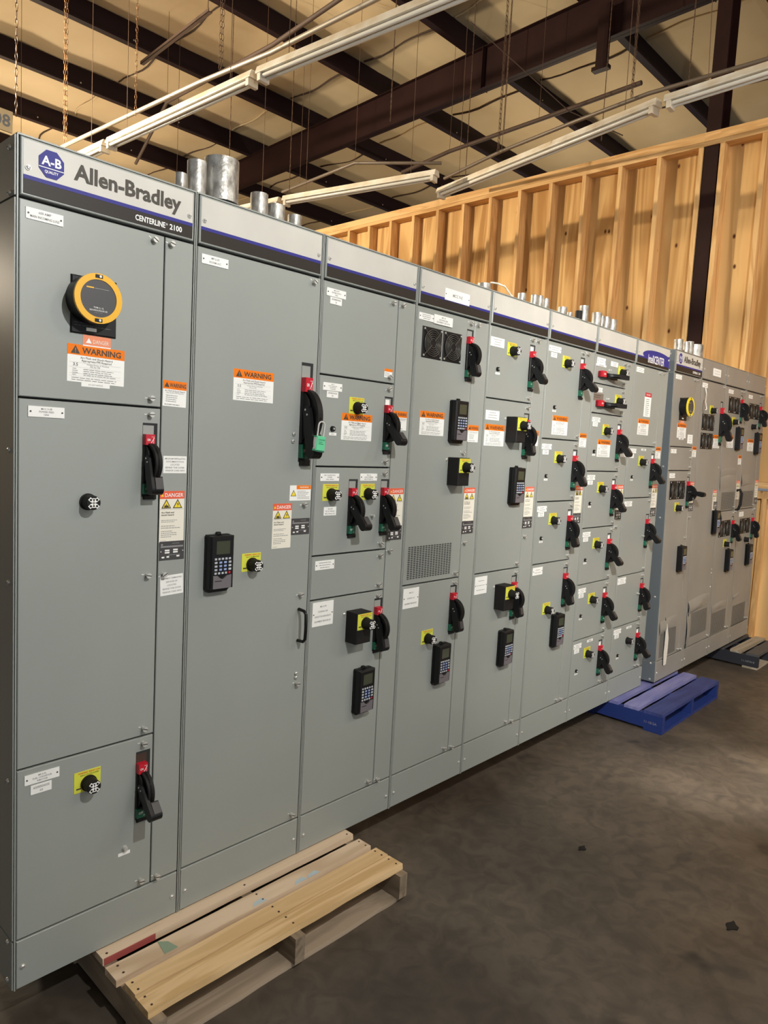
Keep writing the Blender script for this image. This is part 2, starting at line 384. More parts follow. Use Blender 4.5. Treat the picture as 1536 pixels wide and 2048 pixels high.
# timber framed wall at the right
wall = bpy.data.objects.new('wall_right', None); COL.objects.link(wall); struct(wall); wall.location = (6.35, 0, 0)
SD = 0.14                                     # stud depth
ply_edges = [(0.84, 1.72), (1.72, 2.94), (2.94, 4.16), (4.16, 5.38), (5.38, 6.60), (6.60, 7.82), (7.82, 9.04), (9.04, 10.26)]
for (y0, y1) in ply_edges:
    for (z0, z1) in ((0.02, 2.26), (2.263, 4.62)):
        b = MB(); b.box(SD, SD+.012, 0, y1-y0-.003, z0, z1, 'ply'); b.build('plywood_sheet', wall, (0, y0, 0))
for (y0, y1) in ((-.53, .67), (-1.75, -.53), (-2.97, -1.75), (-4.2, -2.97)):
    b = MB(); b.box(SD, SD+.012, 0, y1-y0-.003, 1.5, 4.62, 'ply'); b.build('plywood_sheet', wall, (0, y0, 0))
    b = MB(); b.box(SD-.05, SD-.038, 0, y1-y0-.003, 0.05, 1.45, 'ply'); b.build('plywood_sheet', wall, (0, y0-.03, 0))
studs = [.825+.4*i for i in range(24)]
for y in studs:
    b = MB(); b.box(0, SD, -.021, .021, .05, 4.62, 'stud', ch=0); b.build('stud', wall, (0, y, 0))
for y in (.63, .27, -.14, -.55, -.95, -1.36, -1.77, -2.2, -2.6, -3.0, -3.4, -3.8):
    b = MB(); b.box(0, SD, -.021, .021, 1.53, 4.62, 'stud'); b.build('stud', wall, (0, y, 0))
for y in (.62, -.02, -.2, -.6, -1.0, -1.4, -1.8, -2.2, -2.6, -3.0, -3.4, -3.8):
    b = MB(); b.box(.03, .09, -.02, .02, .09, 1.38, 'stud'); b.build('stud', wall, (0, y, 0))
for (z0, z1, x0, x1) in ((4.62, 4.66, -.004, SD), (4.664, 4.745, .000, SD+.01)):
    for (y0, y1) in ((-4.2, .66), (.80, 10.4)):
        b = MB(); b.box(x0, x1, 0, y1-y0, z0, z1, 'platewood'); b.build('top_plate', wall, (0, y0, 0))
    b = MB(); b.box(x0, .010, 0, .14, z0, z1, 'platewood'); b.build('top_plate', wall, (0, .66, 0))
b = MB(); b.box(-.03, SD, 0, 4.9, 1.475, 1.53, 'platewood'); b.build('ledge_board', wall, (0, -4.2, 0))
b = MB(); b.box(0.03, .09, 0, 4.9, 1.38, 1.45, 'stud'); b.build('header_board', wall, (0, -4.2, 0))
b = MB(); b.box(0.0, .09, 0, 4.9, .05, .09, 'platewood'); b.build('sill_board', wall, (0, -4.2, 0))
# metal cladding far behind
b = MB()
for k in range(60):
    x = -9+k*.39
    b.box(x, x+.3, 13.0, 13.02, 0, 7, 'insul'); b.box(x+.3, x+.39, 12.97, 13.02, 0, 7, 'insul')
struct(b.build('wall_back'))

# ------------------------------------------------------------------ overhead: strip lights, pipes, chains
def strip_light(p, q, label, grp='unlit strip lights under the roof'):
    p, q = Vector(p), Vector(q); L = (q-p).length; d = (q-p).normalized()
    e = empty('strip_light', label, 'light', p, (0, 0, math.atan2(d.y, d.x)), grp)
    e.rotation_euler = (0, -math.asin(d.z), math.atan2(d.y, d.x))
    b = MB(); b.prism([(-.050, 0), (.050, 0), (.050, .012), (.034, .055), (-.034, .055), (-.050, .012)], 'x', 0, L, 'fixture'); b.build('housing', e)
    for sgn in (-1, 1):
        b = MB(); b.cyl((.05, sgn*.024, -.018), (L-.05, sgn*.024, -.018), .0145, 'tube', 12); b.build('fluorescent_tube', e)
    for x in (.30, L-.30):
        b = MB(); w0 = p+d*x
        b.tube([(x, 0, .054), (x, 0, roof_z(w0.y)+.26-w0.z)], .0025, 'chaindark', 5); b.build('hanger_wire', e)
    for x in (.035, L-.035):
        b = MB(); b.box(x-.016, x+.016, -.046, .046, -.052, .0, 'fixture'); b.build('lamp_holder', e)
    return e
Z1 = 4.33
strip_light((2.42, 7.10, Z1), (2.50, 4.86, Z1), 'white strip light starting behind the nearest cabinet, in the upper row')
strip_light((2.503, 4.80, Z1), (2.60, 2.68, Z1), 'white strip light in the middle of the long upper row')
strip_light((2.603, 2.62, Z1), (2.79, .40, Z1), 'white strip light of the upper row running out of the top of the photo')
strip_light((4.20, 6.9, Z1), (4.46, 4.74, Z1), 'far strip light whose near end meets the one above the conduit stubs')
strip_light((4.47, 4.68, Z1), (4.86, 2.79, Z1), 'short looking strip light ending in the air beside the timber wall top')
strip_light((5.23, 3.06, Z1-.02), (4.74, .54, Z1), 'long strip light whose lower end meets the timber wall top plate')
strip_light((4.737, .48, Z1), (4.80, -1.9, Z1+.1), 'strip light leaving the photo at the right edge')

def pipe(name, pts, r, mt, label, cat='pipe'):
    b = MB(); b.tube(pts, r, mt, 8); o = tag(b.build(name), label, cat)
    for q in (pts[1], pts[-2]):
        b = MB(); b.tube([q, (q[0], q[1], roof_z(q[1])+.27)], .0025, 'chaindark', 5); b.build('hanger_wire', o)
    return o
pipe('conduit_pipe', [(2.53, 7.1, 4.63), (2.58, 6.01, 4.63), (2.72, 3.64, 4.63), (2.82, 2.78, 4.64), (2.92, 1.68, 4.70), (3.0, .3, 4.75)], .019, 'pipelite', 'pale thin pipe running just above the long upper row of strip lights')
pipe('conduit_pipe', [(6.6, 4.9, 5.33), (6.45, 3.97, 5.34), (6.34, 2.63, 5.33), (6.24, 1.42, 5.33)], .024, 'rust', 'dark straight pipe highest above the timber wall')
pipe('conduit_pipe', [(5.81, 3.49, 4.73), (5.56, 2.54, 4.73), (5.34, 1.58, 4.70), (5.30, .89, 4.73), (5.32, -.02, 4.73), (5.34, -1.5, 4.76)], .018, 'pipe', 'grey sagging pipe above the strip light that leaves the photo at right')
pipe('conduit_pipe', [(5.38, 5.9, 4.93), (5.35, 5.51, 4.93), (5.26, 4.40, 4.93), (5.85, 3.58, 4.93)], .019, 'pipe', 'grey bent pipe behind the strip light that ends in the air')
pipe('conduit_pipe', [(4.6, 8.4, 5.6), (3.9, 6.28, 5.63), (3.92, 4.26, 5.63), (3.9, 3.11, 5.70), (3.9, 1.6, 5.8)], .022, 'rust', 'rusty dark pipe crossing behind the pale pipe')
b = MB(); b.box(-.022, .022, -1.55, 0, -.004, .004, 'rust'); b.box(-.022, -.016, -1.55, 0, -.004, .03, 'rust'); b.tube([(0, -1.5, 0), (0, -1.5, .66)], .004, 'rust', 5)
tag(b.build('angle_bar', None, (3.58, 6.30, 5.93), (0, 0, -.05)), 'short rusty angle bar hanging between two purlins at upper left', 'bar')
b = MB(); b.tube([(5.0, 2.6, 5.75), (5.9, 2.0, 5.1), (6.3, 1.6, 4.9)], .006, 'rust', 6)
tag(b.build('brace_rod'), 'thin diagonal rod between the girder and the timber wall', 'rod')
b = MB(); b.box(6.44, 6.50, 1.93, 2.05, 5.72, 6.35, 'maroon'); b.box(6.42, 6.50, 1.90, 2.08, 5.70, 5.74, 'maroon')
tag(b.build('girder_clip'), 'maroon steel bracket bolted to the side of the girder', 'bracket')

def chain(x, y, z0, z1, label, mt='chain', double=False, r=.010):
    b = MB(); n = max(8, int((z1-z0)/.046)); h = (z1-z0)/n
    for off in ((-.010, .010) if double else (0,)):
        for k in range(n):
            zc_ = z0+h*(k+.5); a, c = (1, 0) if k % 2 else (0, 1)
            pts = [(off+a*r*math.cos(t), c*r*math.cos(t), zc_-z0+h*.62*math.sin(t)) for t in [2*PI*i/6 for i in range(6)]]
            b.tube(pts, .0022, mt, 4, True)
    return tag(b.build('hanging_chain', None, (x, y, z0)), label, 'chain', None)
def rz(y): return roof_z(y)+.27
chain(2.30, 5.31, 4.42, rz(5.3), 'brass double chain hanging beside the blue header emblem cabinet', 'chain', True, .010)
chain(2.46, 4.23, 4.42, rz(4.2), 'thin brass chain holding the upper row, next after the double chain')
chain(2.75, 3.37, 4.66, rz(3.4), 'dark double chain dropping beside the rusty angle bar', 'chaindark', True, .012)
chain(3.83, 2.46, 4.40, rz(2.5), 'thin dark wire hanging left of the girder', 'chaindark', False, .004)
chain(4.60, 1.84, 4.40, rz(1.8), 'thin dark wire hanging in front of the middle of the girder', 'chaindark', False, .004)
chain(5.95, 3.30, 4.75, rz(3.3), 'thin dark wire ending at the free end of the sloping strip light', 'chaindark', False, .004)
chain(5.50, 2.54, 4.70, rz(2.5), 'dark looped chain crossing the grey sagging pipe', 'chaindark', True, .008)
chain(5.26, 1.02, 4.72, rz(1.0), 'dark twisted chain above the joint of the right strip lights', 'chaindark', True, .008)
chain(5.98, 1.66, 4.76, rz(1.7), 'thin chain hanging just behind the timber wall top', 'chaindark', False, .004)
chain(5.40, .60, 4.70, rz(.6), 'thin wire hanging in front of the steel column', 'chaindark', False, .004)
chain(4.47, 4.60, 4.40, rz(4.6), 'thin dark wire above the fattest conduit stub', 'chaindark', False, .004)
chain(4.45, 5.76, 4.62, rz(5.7), 'thin dark wire behind the fat conduit stubs', 'chaindark', False, .004)
chain(1.00, 2.86, 3.55, rz(2.9), 'thin brass chain holding the tan number board', 'chain', False, .007)
b = MB(); b.box(-.30, 0, -.006, .006, 0, .125, 'tan'); b.text('08', -.062, .062, .072, 'inkgrey', -.0070, bold=.02)
tag(b.build('number_board', None, (1.008, 2.95, 3.475), (0, .02, .02)), 'tan hanging board with grey number 08 above the nearest cabinet', 'sign')

# ------------------------------------------------------------------ small parts shared by all cabinets
def screw_mesh():                       # quarter-turn latch
    b = MB(); b.cyl((0, 0, 0), (0, -.012, 0), .0062, 'steel', 10); b.cyl((0, -.012, 0), (0, -.016, 0), .0082, 'steel', 12)
    b.box(-.008, .008, -.0168, -.0158, -.0011, .0011, 'gap'); b.rect(-.017, -.009, -.0005, .0015, -.0008, 'white')
    return b.mesh('latch_screw')
def bolt_mesh():                        # pan head
    b = MB(); b.cyl((0, 0, 0), (0, -.003, 0), .0072, 'steel', 12, .0066); b.cyl((0, -.003, 0), (0, -.0055, 0), .0060, 'steel', 12, .0030)
    b.box(-.004, .004, -.0060, -.0054, -.0007, .0007, 'gap')
    return b.mesh('screw')
def latch(parent, x, z): return put('latch_screw', cached('latch', screw_mesh), parent, (x, 0, z), (0, random.uniform(-.6, .6), 0))
def bolt(parent, x, z, y=0, rot=None): return put('screw', cached('bolt', bolt_mesh), parent, (x, y, z), rot)

def lines(b, x0, x1, z0, z1, n, y=-.0009, mt='inkgrey', seed=1):
    rr = random.Random(seed); h = (z1-z0)/n
    for i in range(n):
        z = z1-(i+.5)*h; x = x0; e = x0+(x1-x0)*rr.uniform(.55, 1)
        while x < e:
            w = rr.uniform(.05, .16)*(x1-x0); b.rect(x, min(x+w, e), z-h*.17, z+h*.17, y, mt); x += w+.02*(x1-x0)
def nameplate(parent, x, z, txt=None, w=.093, h=.028, seed=1, screws=True, name='nameplate', th=.0062):
    """engraved white plate; x,z = top-left"""
    b = MB(); b.box(0, w, -.0022, 0, -h, 0, 'white')
    if screws:
        for sx in (.006, w-.006): b.cyl((sx, -.002, -h/2), (sx, -.0032, -h/2), .0024, 'charcoal', 8)
    if txt:
        L = txt.split('/'); n = len(L); step = h*.82/n
        for i, t in enumerate(L):
            t = t.replace('|', '/')
            b.text(t, w/2, -h*.09-(i+.5)*step, min(step*.62, th), 'inkgrey', -.0026, w*.78, bold=.015)
    else:
        rr = random.Random(seed); n = rr.choice((2, 3))
        for i in range(n):
            ww = w*rr.uniform(.2, .34); z_ = -h*(i+.9)/(n+.8); x_ = w/2-ww
            while x_ < w/2+ww:
                q = rr.uniform(.003, .009); b.rect(x_, min(x_+q, w/2+ww), z_-.0013, z_+.0013, -.0026, 'inkgrey'); x_ += q+.002
    return b.build(name, parent, (x, 0, z))

def tri(b, cx, cz, s, mt, y, mt2=None):
    b.face([(cx-s, y, cz-s*.8), (cx+s, y, cz-s*.8), (cx, y, cz+s*.95)], mt)
    if mt2:
        b.face([(cx-s*.72, y-.0003, cz-s*.64), (cx+s*.72, y-.0003, cz-s*.64), (cx, y-.0003, cz+s*.62)], mt2)
def warn_mesh():                       # 0.16 x 0.10 arc-flash warning, origin top-left
    b = MB(); w, h = .160, .100; hh = .028
    b.box(0, w, -.0006, 0, -h, 0, 'white'); b.rect(0, w, -hh, 0, -.0009, 'orange')
    tri(b, .021, -.0145, .0125, 'ink', -.0012); b.rect(.0200, .0220, -.018, -.0095, -.0015, 'orange'); b.rect(.0200, .0220, -.0222, -.0198, -.0015, 'orange')
    b.text('WARNING', .094, -.0145, .0160, 'ink', -.0013, -.110, bold=.024)
    b.text('Arc Flash and Shock Hazard', w/2, -.034, .0058, 'ink', -.0012, .090); b.text('Appropriate PPE Required', w/2, -.0425, .0058, 'ink', -.0012, .084)
    b.text('3.5', .022, -.053, .0085, 'ink', -.0012, bold=.01)
    b.text('Incident Energy at 18 inches', .084, -.051, .0040, 'inkgrey', -.0012, .070); b.text('PPE, Per 70E', .076, -.0565, .0040, 'inkgrey', -.0012)
    for z in (-.0475, -.060, -.077, -.084): b.rect(.006, .150, z-.0003, z, -.0011, 'inkgrey')
    lines(b, .014, .030, -.083, -.062, 4, seed=4); lines(b, .044, .146, -.083, -.062, 4, seed=5); lines(b, .012, .150, -.097, -.086, 2, seed=6)
    return b.mesh('warning_sticker')
def wwarn_mesh():                      # 0.078 x 0.076 small warning
    b = MB(); w, h = .078, .076; b.box(0, w, -.0006, 0, -h, 0, 'white'); b.rect(0, w, -.025, 0, -.0009, 'orange')
    tri(b, .012, -.013, .0085, 'ink', -.0012); b.text('WARNING', .0485, -.013, .0125, 'ink', -.0012, -.055, bold=.024)
    b.text('Arc Flash & Shock Hazard', w/2, -.030, .0046, 'ink', -.0012, .068); b.text('Appropriate PPE Required', w/2, -.036, .0042, 'inkgrey', -.0012, .058)
    lines(b, .010, .068, -.064, -.041, 4, seed=8); lines(b, .006, .072, -.074, -.067, 1, seed=9)
    return b.mesh('warning_sticker')
def danger_mesh():                     # 0.083 x 0.157 tall danger label
    b = MB(); w, h = .083, .157; b.box(0, w, -.0006, 0, -h, 0, 'creamlabel'); b.rect(0, w, -.024, 0, -.0009, 'dorange')
    tri(b, .0085, -.013, .005, 'triyellow', -.0012); b.text('DANGER', .048, -.0125, .0125, 'white', -.0012, -.062, bold=.008)
    for cx in (.022, .060): tri(b, cx, -.040, .0165, 'ink', -.0010, 'triyellow')
    b.face([(.062, -.0016, -.032), (.057, -.0016, -.041), (.061, -.0016, -.041), (.058, -.0016, -.050), (.065, -.0016, -.039), (.060, -.0016, -.039)], 'ink')
    b.face([(.014, -.0016, -.050), (.017, -.0016, -.042), (.020, -.0016, -.045), (.022, -.0016, -.038), (.025, -.0016, -.045), (.028, -.0016, -.043), (.031, -.0016, -.050)], 'ink')
    b.rect(0, w, -.0562, -.0556, -.0009, 'inkgrey')
    b.text('Arc Flash and', .027, -.0655, .0050, 'ink', -.0012, -.043, bold=.02); b.text('shock hazard', .027, -.073, .0050, 'ink', -.0012, -.042, bold=.02)
    lines(b, .006, .060, -.097, -.087, 2, seed=2); lines(b, .006, .076, -.116, -.104, 2, seed=3); lines(b, .006, .064, -.143, -.120, 4, seed=4); lines(b, .005, .024, -.154, -.150, 1, seed=2)
    return b.mesh('danger_sticker')
def spec_mesh():
    b = MB(); w, h = .084, .058; b.box(0, w, -.0014, 0, -h, 0, 'charcoal'); b.rect(.004, w-.004, -.019, -.014, -.0018, 'inkgrey')
    for x, z, q in ((.018, -.028, .016), (.046, -.027, .016), (.018, -.035, .016), (.046, -.034, .016), (.008, -.049, .009), (.024, -.048, .009), (.058, -.047, .010)):
        b.rect(x, x+q, z-.0024, z+.0024, -.0018, 'white')
    b.cyl((.008, -.001, -.010), (.008, -.002, -.010), .0035, 'inkgrey', 10); lines(b, .042, .080, -.010, -.004, 1, -.0018, 'inkgrey', 4); lines(b, .030, .080, -.045, -.040, 1, -.0018, 'inkgrey', 5)
    for x in (.005, .079): b.cyl((x, -.001, -.031), (x, -.0025, -.031), .002, 'steel', 8)
    return b.mesh('rating_plate')
def doc_mesh(L, h=.052):
    b = MB(); w = .078; b.box(0, w, -.0006, 0, -h, 0, 'white'); n = len(L); st = h*.86/n
    for i, t in enumerate(L): b.text(t, w/2, -h*.07-(i+.5)*st, .0050, 'inkgrey', -.0010, .068, bold=.01)
    return b.mesh('document_sticker')
def sticker(parent, kind, x, z, rot=0):
    fn = {'W': warn_mesh, 'w': wwarn_mesh, 'D': danger_mesh, 'P': spec_mesh}[kind]
    nm = {'W': 'warning_sticker', 'w': 'warning_sticker', 'D': 'danger_sticker', 'P': 'rating_plate'}[kind]
    return put(nm, cached(kind, fn), parent, (x, 0, z), (0, rot, 0))

def knob_mesh():
    b = MB(); b.cyl((0, 0, 0), (0, -.006, 0), .0235, 'black2', 24, .0235); b.cyl((0, -.006, 0), (0, -.037, 0), .0208, 'black2', 24, .0200); b.cyl((0, -.037, 0), (0, -.039, 0), .0200, 'black2', 24, .0190)
    for k in range(4):                 # white X-shaped lens holder with dark dots
        a = PI/4+k*PI/2; ca, sa = math.cos(a), math.sin(a)
        def P(r, t, y=-.0394): return (r*ca-t*sa, y, r*sa+t*ca)
        b.face([P(.002, -.0016), P(.0075, -.0045), P(.0180, -.0050), P(.0180, .0050), P(.0075, .0045), P(.002, .0016)], 'white')
        for t in (-.0014,): 
            q = P(.0122, 0); b.cyl((q[0], -.0390, q[2]), (q[0], -.0402, q[2]), .0033, 'black', 8)
    for z in (-.012, .012): b.rect(-.005, .005, z-.0012, z+.0012, -.0396, 'white')
    return b.mesh('knob')
def legend_mesh():                     # yellow plate around the knob
    b = MB(); w, h = .078, .062; b.box(-w/2, w/2, -.0014, 0, -h/2, h/2, 'yellow')
    b.text('WARNING  INJURY CAN', .004, h/2-.006, .0048, 'dorange', -.0019, .064, bold=.02); b.text('RESULT IF UNLOCKED', .006, h/2-.0125, .0044, 'ink', -.0019, .054)
    b.rect(-w/2+.006, -w/2+.020, -h/2+.010, -h/2+.014, -.0019, 'ink')
    return b.mesh('legend_plate')
def selector(cab, x, z, plate=True, y=0, s=1.0):
    e = empty('selector_switch', None, None, (x, y, z), parent=cab)
    if plate: put('legend_plate', cached('legend', legend_mesh), e, (0, 0, .004))
    put('knob', cached('knob', knob_mesh), e, (.003, -.0012 if plate else 0, -.004)); return e
def reset(cab, x, z):
    e = empty('reset_button', None, None, (x, 0, z), parent=cab)
    def f():
        b = MB(); b.cyl((0, 0, 0), (0, -.009, 0), .0105, 'black', 16, .009); b.cyl((0, -.009, 0), (0, -.013, 0), .0045, 'steel', 12, .003); return b.mesh('button')
    def g():
        b = MB(); b.box(-.018, .018, -.001, 0, -.005, .005, 'white'); b.text('RESET', 0, 0, .0045, 'inkgrey', -.0014, .026); return b.mesh('button_label')
    put('button', cached('rb', f), e); put('button_label', cached('rl', g), e, (.003, 0, -.019)); return e
def keypad(cab, x, z):
    """handheld display unit, top-left corner of its base"""
    e = empty('display_keypad', None, None, (x, 0, z), parent=cab)
    def body():
        b = MB(); w, h, d = .088, .187, .040
        pts = [(.004, 0), (.084, 0), (.088, -.006), (.088, -h+.010), (.078, -h), (.010, -h), (0, -h+.010), (0, -.006)]
        b.prism([(p[0], p[1]) for p in pts], 'y', -.016, 0, 'black')
        b.box(.000, w, -d, -.010, -h+.014, -.002, 'black', ch=.005); b.prism([(.034, -.004), (.054, -.004), (.050, .008), (.038, .008)], 'y', -.016, -.006, 'black2')
        return b.mesh('keypad_body')
    def scr():
        b = MB(); b.box(.020, .070, -.0408, -.040, -.060, -.018, 'screen'); return b.mesh('display_screen')
    def keys():
        b = MB()
        for r in range(5):
            for c in range(5):
                if r in (1, 2, 3) and c > 3: continue
                n = 5 if r in (0, 4) else 4
                x_ = .018+c*(.052/(n-1) if n > 1 else 0)-.004; z_ = -.072-r*.0115
                mt = 'keyblue' if (r in (1, 2, 3) and c in (1, 2)) else ('red' if (r == 4 and c == 4) else 'key')
                b.box(x_, x_+(.0080 if n == 5 else .0100), -.0422, -.040, z_-.0065, z_, mt, ch=.0006)
        return b.mesh('keys')
    def cov():
        b = MB(); arc = [(.028+.032*(i/8), -.128-.010*math.sin(PI*i/8)) for i in range(9)]
        b.prism([(.010, -.128)]+arc+[(.078, -.128), (.078, -.171), (.010, -.171)], 'y', -.0412, -.040, 'padgrey')
        b.tube([(.014, -.0418, -.127), (.028, -.0418, -.127)]+[(p[0], -.0418, p[1]-.001) for p in arc]+[(.074, -.0418, -.127)], .0010, 'black', 6)
        b.rect(.016, .042, -.1480, -.1455, -.0416, 'black'); return b.mesh('keypad_cover')
    put('keypad_body', cached('kb', body), e); put('display_screen', cached('ks', scr), e); put('keys', cached('kk', keys), e); put('keypad_cover', cached('kc', cov), e)
    return e
def box_selector(cab, x, z):
    """selector on a black stand-off box, top-left corner of its base"""
    e = empty('selector_switch', None, None, (x, 0, z), parent=cab)
    def f():
        b = MB(); b.box(0, .080, -.062, 0, -.122, 0, 'black2', ch=.004); return b.mesh('standoff_box')
    put('standoff_box', cached('sb', f), e); put('legend_plate', cached('legend', legend_mesh), e, (.041, -.062, -.034)); put('knob', cached('knob', knob_mesh), e, (.044, -.0632, -.041))
    bolt(e, -.012, -.012)
    return e
def disconnect(cab, x, z, ang=50, s=1.0, flip=False, marks=True, inner='paint'):
    """flange operated disconnect: x = left edge of the slot, z = its top"""
    e = empty('disconnect_switch', None, None, (x, 0, z), parent=cab); e.scale = (s, s, s)
    def frame():
        b = MB(); b.box(0, .046, -.0008, .0, -.217, 0, 'gap'); b.box(.000, .034, -.0016, -.0006, -.055, -.007, 'paint' if inner == 'white' else inner)
        if inner == 'white': b.box(.002, .024, -.004, -.0006, -.034, -.012, 'white')
        b.box(.004, .044, -.008, 0, -.225, -.212, 'black2', ch=.002)
        b.cyl((.012, -.0008, -.206), (.012, -.002, -.206), .002, 'steel', 8)
        return b.mesh('slot_frame')
    def housing():
        b = MB(); b.box(.000, .030, -.010, 0, -.176, -.062, 'black', ch=.002)
        b.prism([(-.008, -.064), (-.026, -.080), (-.034, -.11), (-.030, -.14), (-.014, -.168), (-.005, -.172)], 'x', .004, .012, 'black2')
        return b.mesh('housing')
    def red():
        b = MB(); b.box(.000, .029, -.020, 0, -.064, -.033, 'red'); b.text('ON', .009, -.049, .0070, 'white', -.0206, .010, bold=.02)
        b.rect(.017, .027, -.0405, -.0395, -.0206, 'white'); b.rect(.0235, .0243, -.060, -.042, -.0206, 'white')
        b.face([(.016, -.0206, -.057), (.026, -.0206, -.042), (.0272, -.0206, -.043), (.0175, -.0206, -.058)], 'white')
        return b.mesh('on_indicator')
    def green():
        b = MB(); b.box(.000, .029, -.014, 0, -.208, -.178, 'green'); b.text('OFF', .012, -.192, .0075, 'white', -.0146, .014, bold=.01)
        b.rect(.020, .027, -.202, -.201, -.0146, 'white'); return b.mesh('off_indicator')
    def disc():
        R = .060; cz = -.118; n = 24
        rim = [(-.008-.060*math.sin(PI*i/n), cz+R*math.cos(PI*i/n)) for i in range(n+1)]
        b = MB(); b.prism(rim, 'x', .014, .020, 'black', smooth=False)
        inn = [(-.008+(p[0]+.008)*.88, cz+(p[1]-cz)*.88) for p in rim]
        for a, c in zip(range(n), range(1, n+1)):
            A, B, C, D = rim[a], rim[c], inn[c], inn[a]
            b.face([(.008, *A), (.008, *B), (.008, *C), (.008, *D)], 'black2'); b.face([(.028, *D), (.028, *C), (.028, *B), (.028, *A)], 'black2')
            b.face([(.008, *B), (.008, *A), (.028, *A), (.028, *B)], 'black2', True); b.face([(.008, *D), (.008, *C), (.028, *C), (.028, *D)], 'black2', True)
        b.box(.0075, .012, -.052, -.046, -.160, -.148, 'inkgrey')
        return b.mesh('quadrant_disc')
    def lever():
        b = MB(); L = .086; n = 10
        o = [(-.014*math.cos(t), .014*math.sin(t)) for t in [PI*i/n for i in range(n+1)]]
        tip = [(.0165*math.cos(t), -L-.0165*math.sin(t)) for t in [PI*i/n for i in range(n+1)]]
        b.prism(o+tip, 'x', -.006, .006, 'black')
        b.prism([(-.0155, -L*.60), (.0155, -L*.50)]+tip, 'x', .004, .031, 'black')
        b.box(.006, .030, -.0172, -.0160, -L-.002, -L*.64, 'charcoal')
        for yy, zz in ((.002, .006), (-.003, -.006)): b.cyl((-.006, yy, zz), (-.0076, yy, zz), .0024, 'steel', 8)
        return b.mesh('operating_lever')
    put('slot_frame', cached('df'+inner, frame), e); put('housing', cached('dh', housing), e)
    put('on_indicator', cached('dr', red), e); put('off_indicator', cached('dg', green), e)
    put('quadrant_disc', cached('dd', disc), e); put('operating_lever', cached('dl', lever), e, (.006, -.026, -.108), (-math.radians(ang), 0, 0))
    return e
def twin_handle(cab, x, z):
    """small horizontal disconnect: red block at left, lever to the right"""
    e = empty('disconnect_switch', None, None, (x, 0, z), parent=cab)
    def a():
        b = MB(); b.box(0, .21, -.018, 0, -.018, .014, 'black', ch=.002); return b.mesh('housing')
    def r():
        b = MB(); b.box(0, .042, -.032, -.002, -.016, .018, 'red', ch=.001); b.text('ON', .020, .001, .010, 'white', -.0326, .02, bold=.02); return b.mesh('on_indicator')
    def d():
        pts = [(.075+.055-.055*math.cos(PI*i/16), -.012-.055*math.sin(PI*i/16)) for i in range(17)]
        b = MB(); b.prism(pts, 'z', -.008, .002, 'black', smooth=True); return b.mesh('quadrant_disc')
    def l():
        pts = [(.08, -.022), (.10, -.040), (.17, -.066), (.235, -.078), (.25, -.070), (.245, -.058), (.17, -.046), (.10, -.016)]
        b = MB(); b.prism(pts, 'z', -.014, .010, 'black2', smooth=False); return b.mesh('operating_lever')
    put('housing', cached('ta', a), e); put('on_indicator', cached('tr', r), e); put('quadrant_disc', cached('td', d), e); put('operating_lever', cached('tl', l), e)
    bolt(e, .13, .034); bolt(e, .152, .034)
    return e
def fan(cab, x, z, w=.120):
    """guarded fan, top-left corner"""
    e = empty('cooling_fan', None, None, (x, 0, z), parent=cab); e.scale = (w/.12,)*3
    def fr():
        b = MB(); w = .12
        b.box(0, w, -.004, 0, -w, 0, 'black', ch=.002)
        for (cx, cz) in ((.009, -.009), (.111, -.009), (.009, -.111), (.111, -.111)): b.cyl((cx, -.004, cz), (cx, -.0065, cz), .0042, 'steel', 8)
        return b.mesh('fan_frame')
    def gd():
        b = MB()
        for r in (.019, .027, .035, .043, .051):
            b.tube([(.06+r*math.cos(t), -.0085+.00*r, -.06+r*math.sin(t)) for t in [2*PI*i/28 for i in range(28)]], .0015, 'wire', 4, True)
        for k in range(4):
            a = PI/4+k*PI/2; b.tube([(.06+.012*math.cos(a), -.010, -.06+.012*math.sin(a)), (.06+.07*math.cos(a), -.0075, -.06+.07*math.sin(a))], .0013, 'wire', 4)
        return b.mesh('fan_guard')
    def hub():
        b = MB(); b.cyl((.06, -.004, -.06), (.06, -.0075, -.06), .018, 'black', 20)
        for k in range(7):
            a = 2*PI*k/7; c, s2 = math.cos(a), math.sin(a); c2, s3 = math.cos(a+.5), math.sin(a+.5)
            b.face([(.06+.015*c, -.0045, -.06+.015*s2), (.06+.052*c, -.0045, -.06+.052*s2), (.06+.052*c2, -.0065, -.06+.052*s3), (.06+.015*c2, -.0065, -.06+.015*s3)], 'black2')
        return b.mesh('fan_blades')
    put('fan_frame', cached('ff', fr), e); put('fan_guard', cached('fg', gd), e); put('fan_blades', cached('fh', hub), e)
    return e
def grille(door, x0, x1, z0, z1, nx, nz, name='vent_grille', back='paint'):
    b = MB(); dx = (x1-x0)/nx; dz = (z1-z0)/nz
    for i in range(nx):
        for j in range(nz):
            b.rect(x0+i*dx+dx*.14, x0+(i+1)*dx-dx*.14, z0+j*dz+dz*.28, z0+(j+1)*dz-dz*.18, -.0008, 'gap')
    return b.build(name, door)
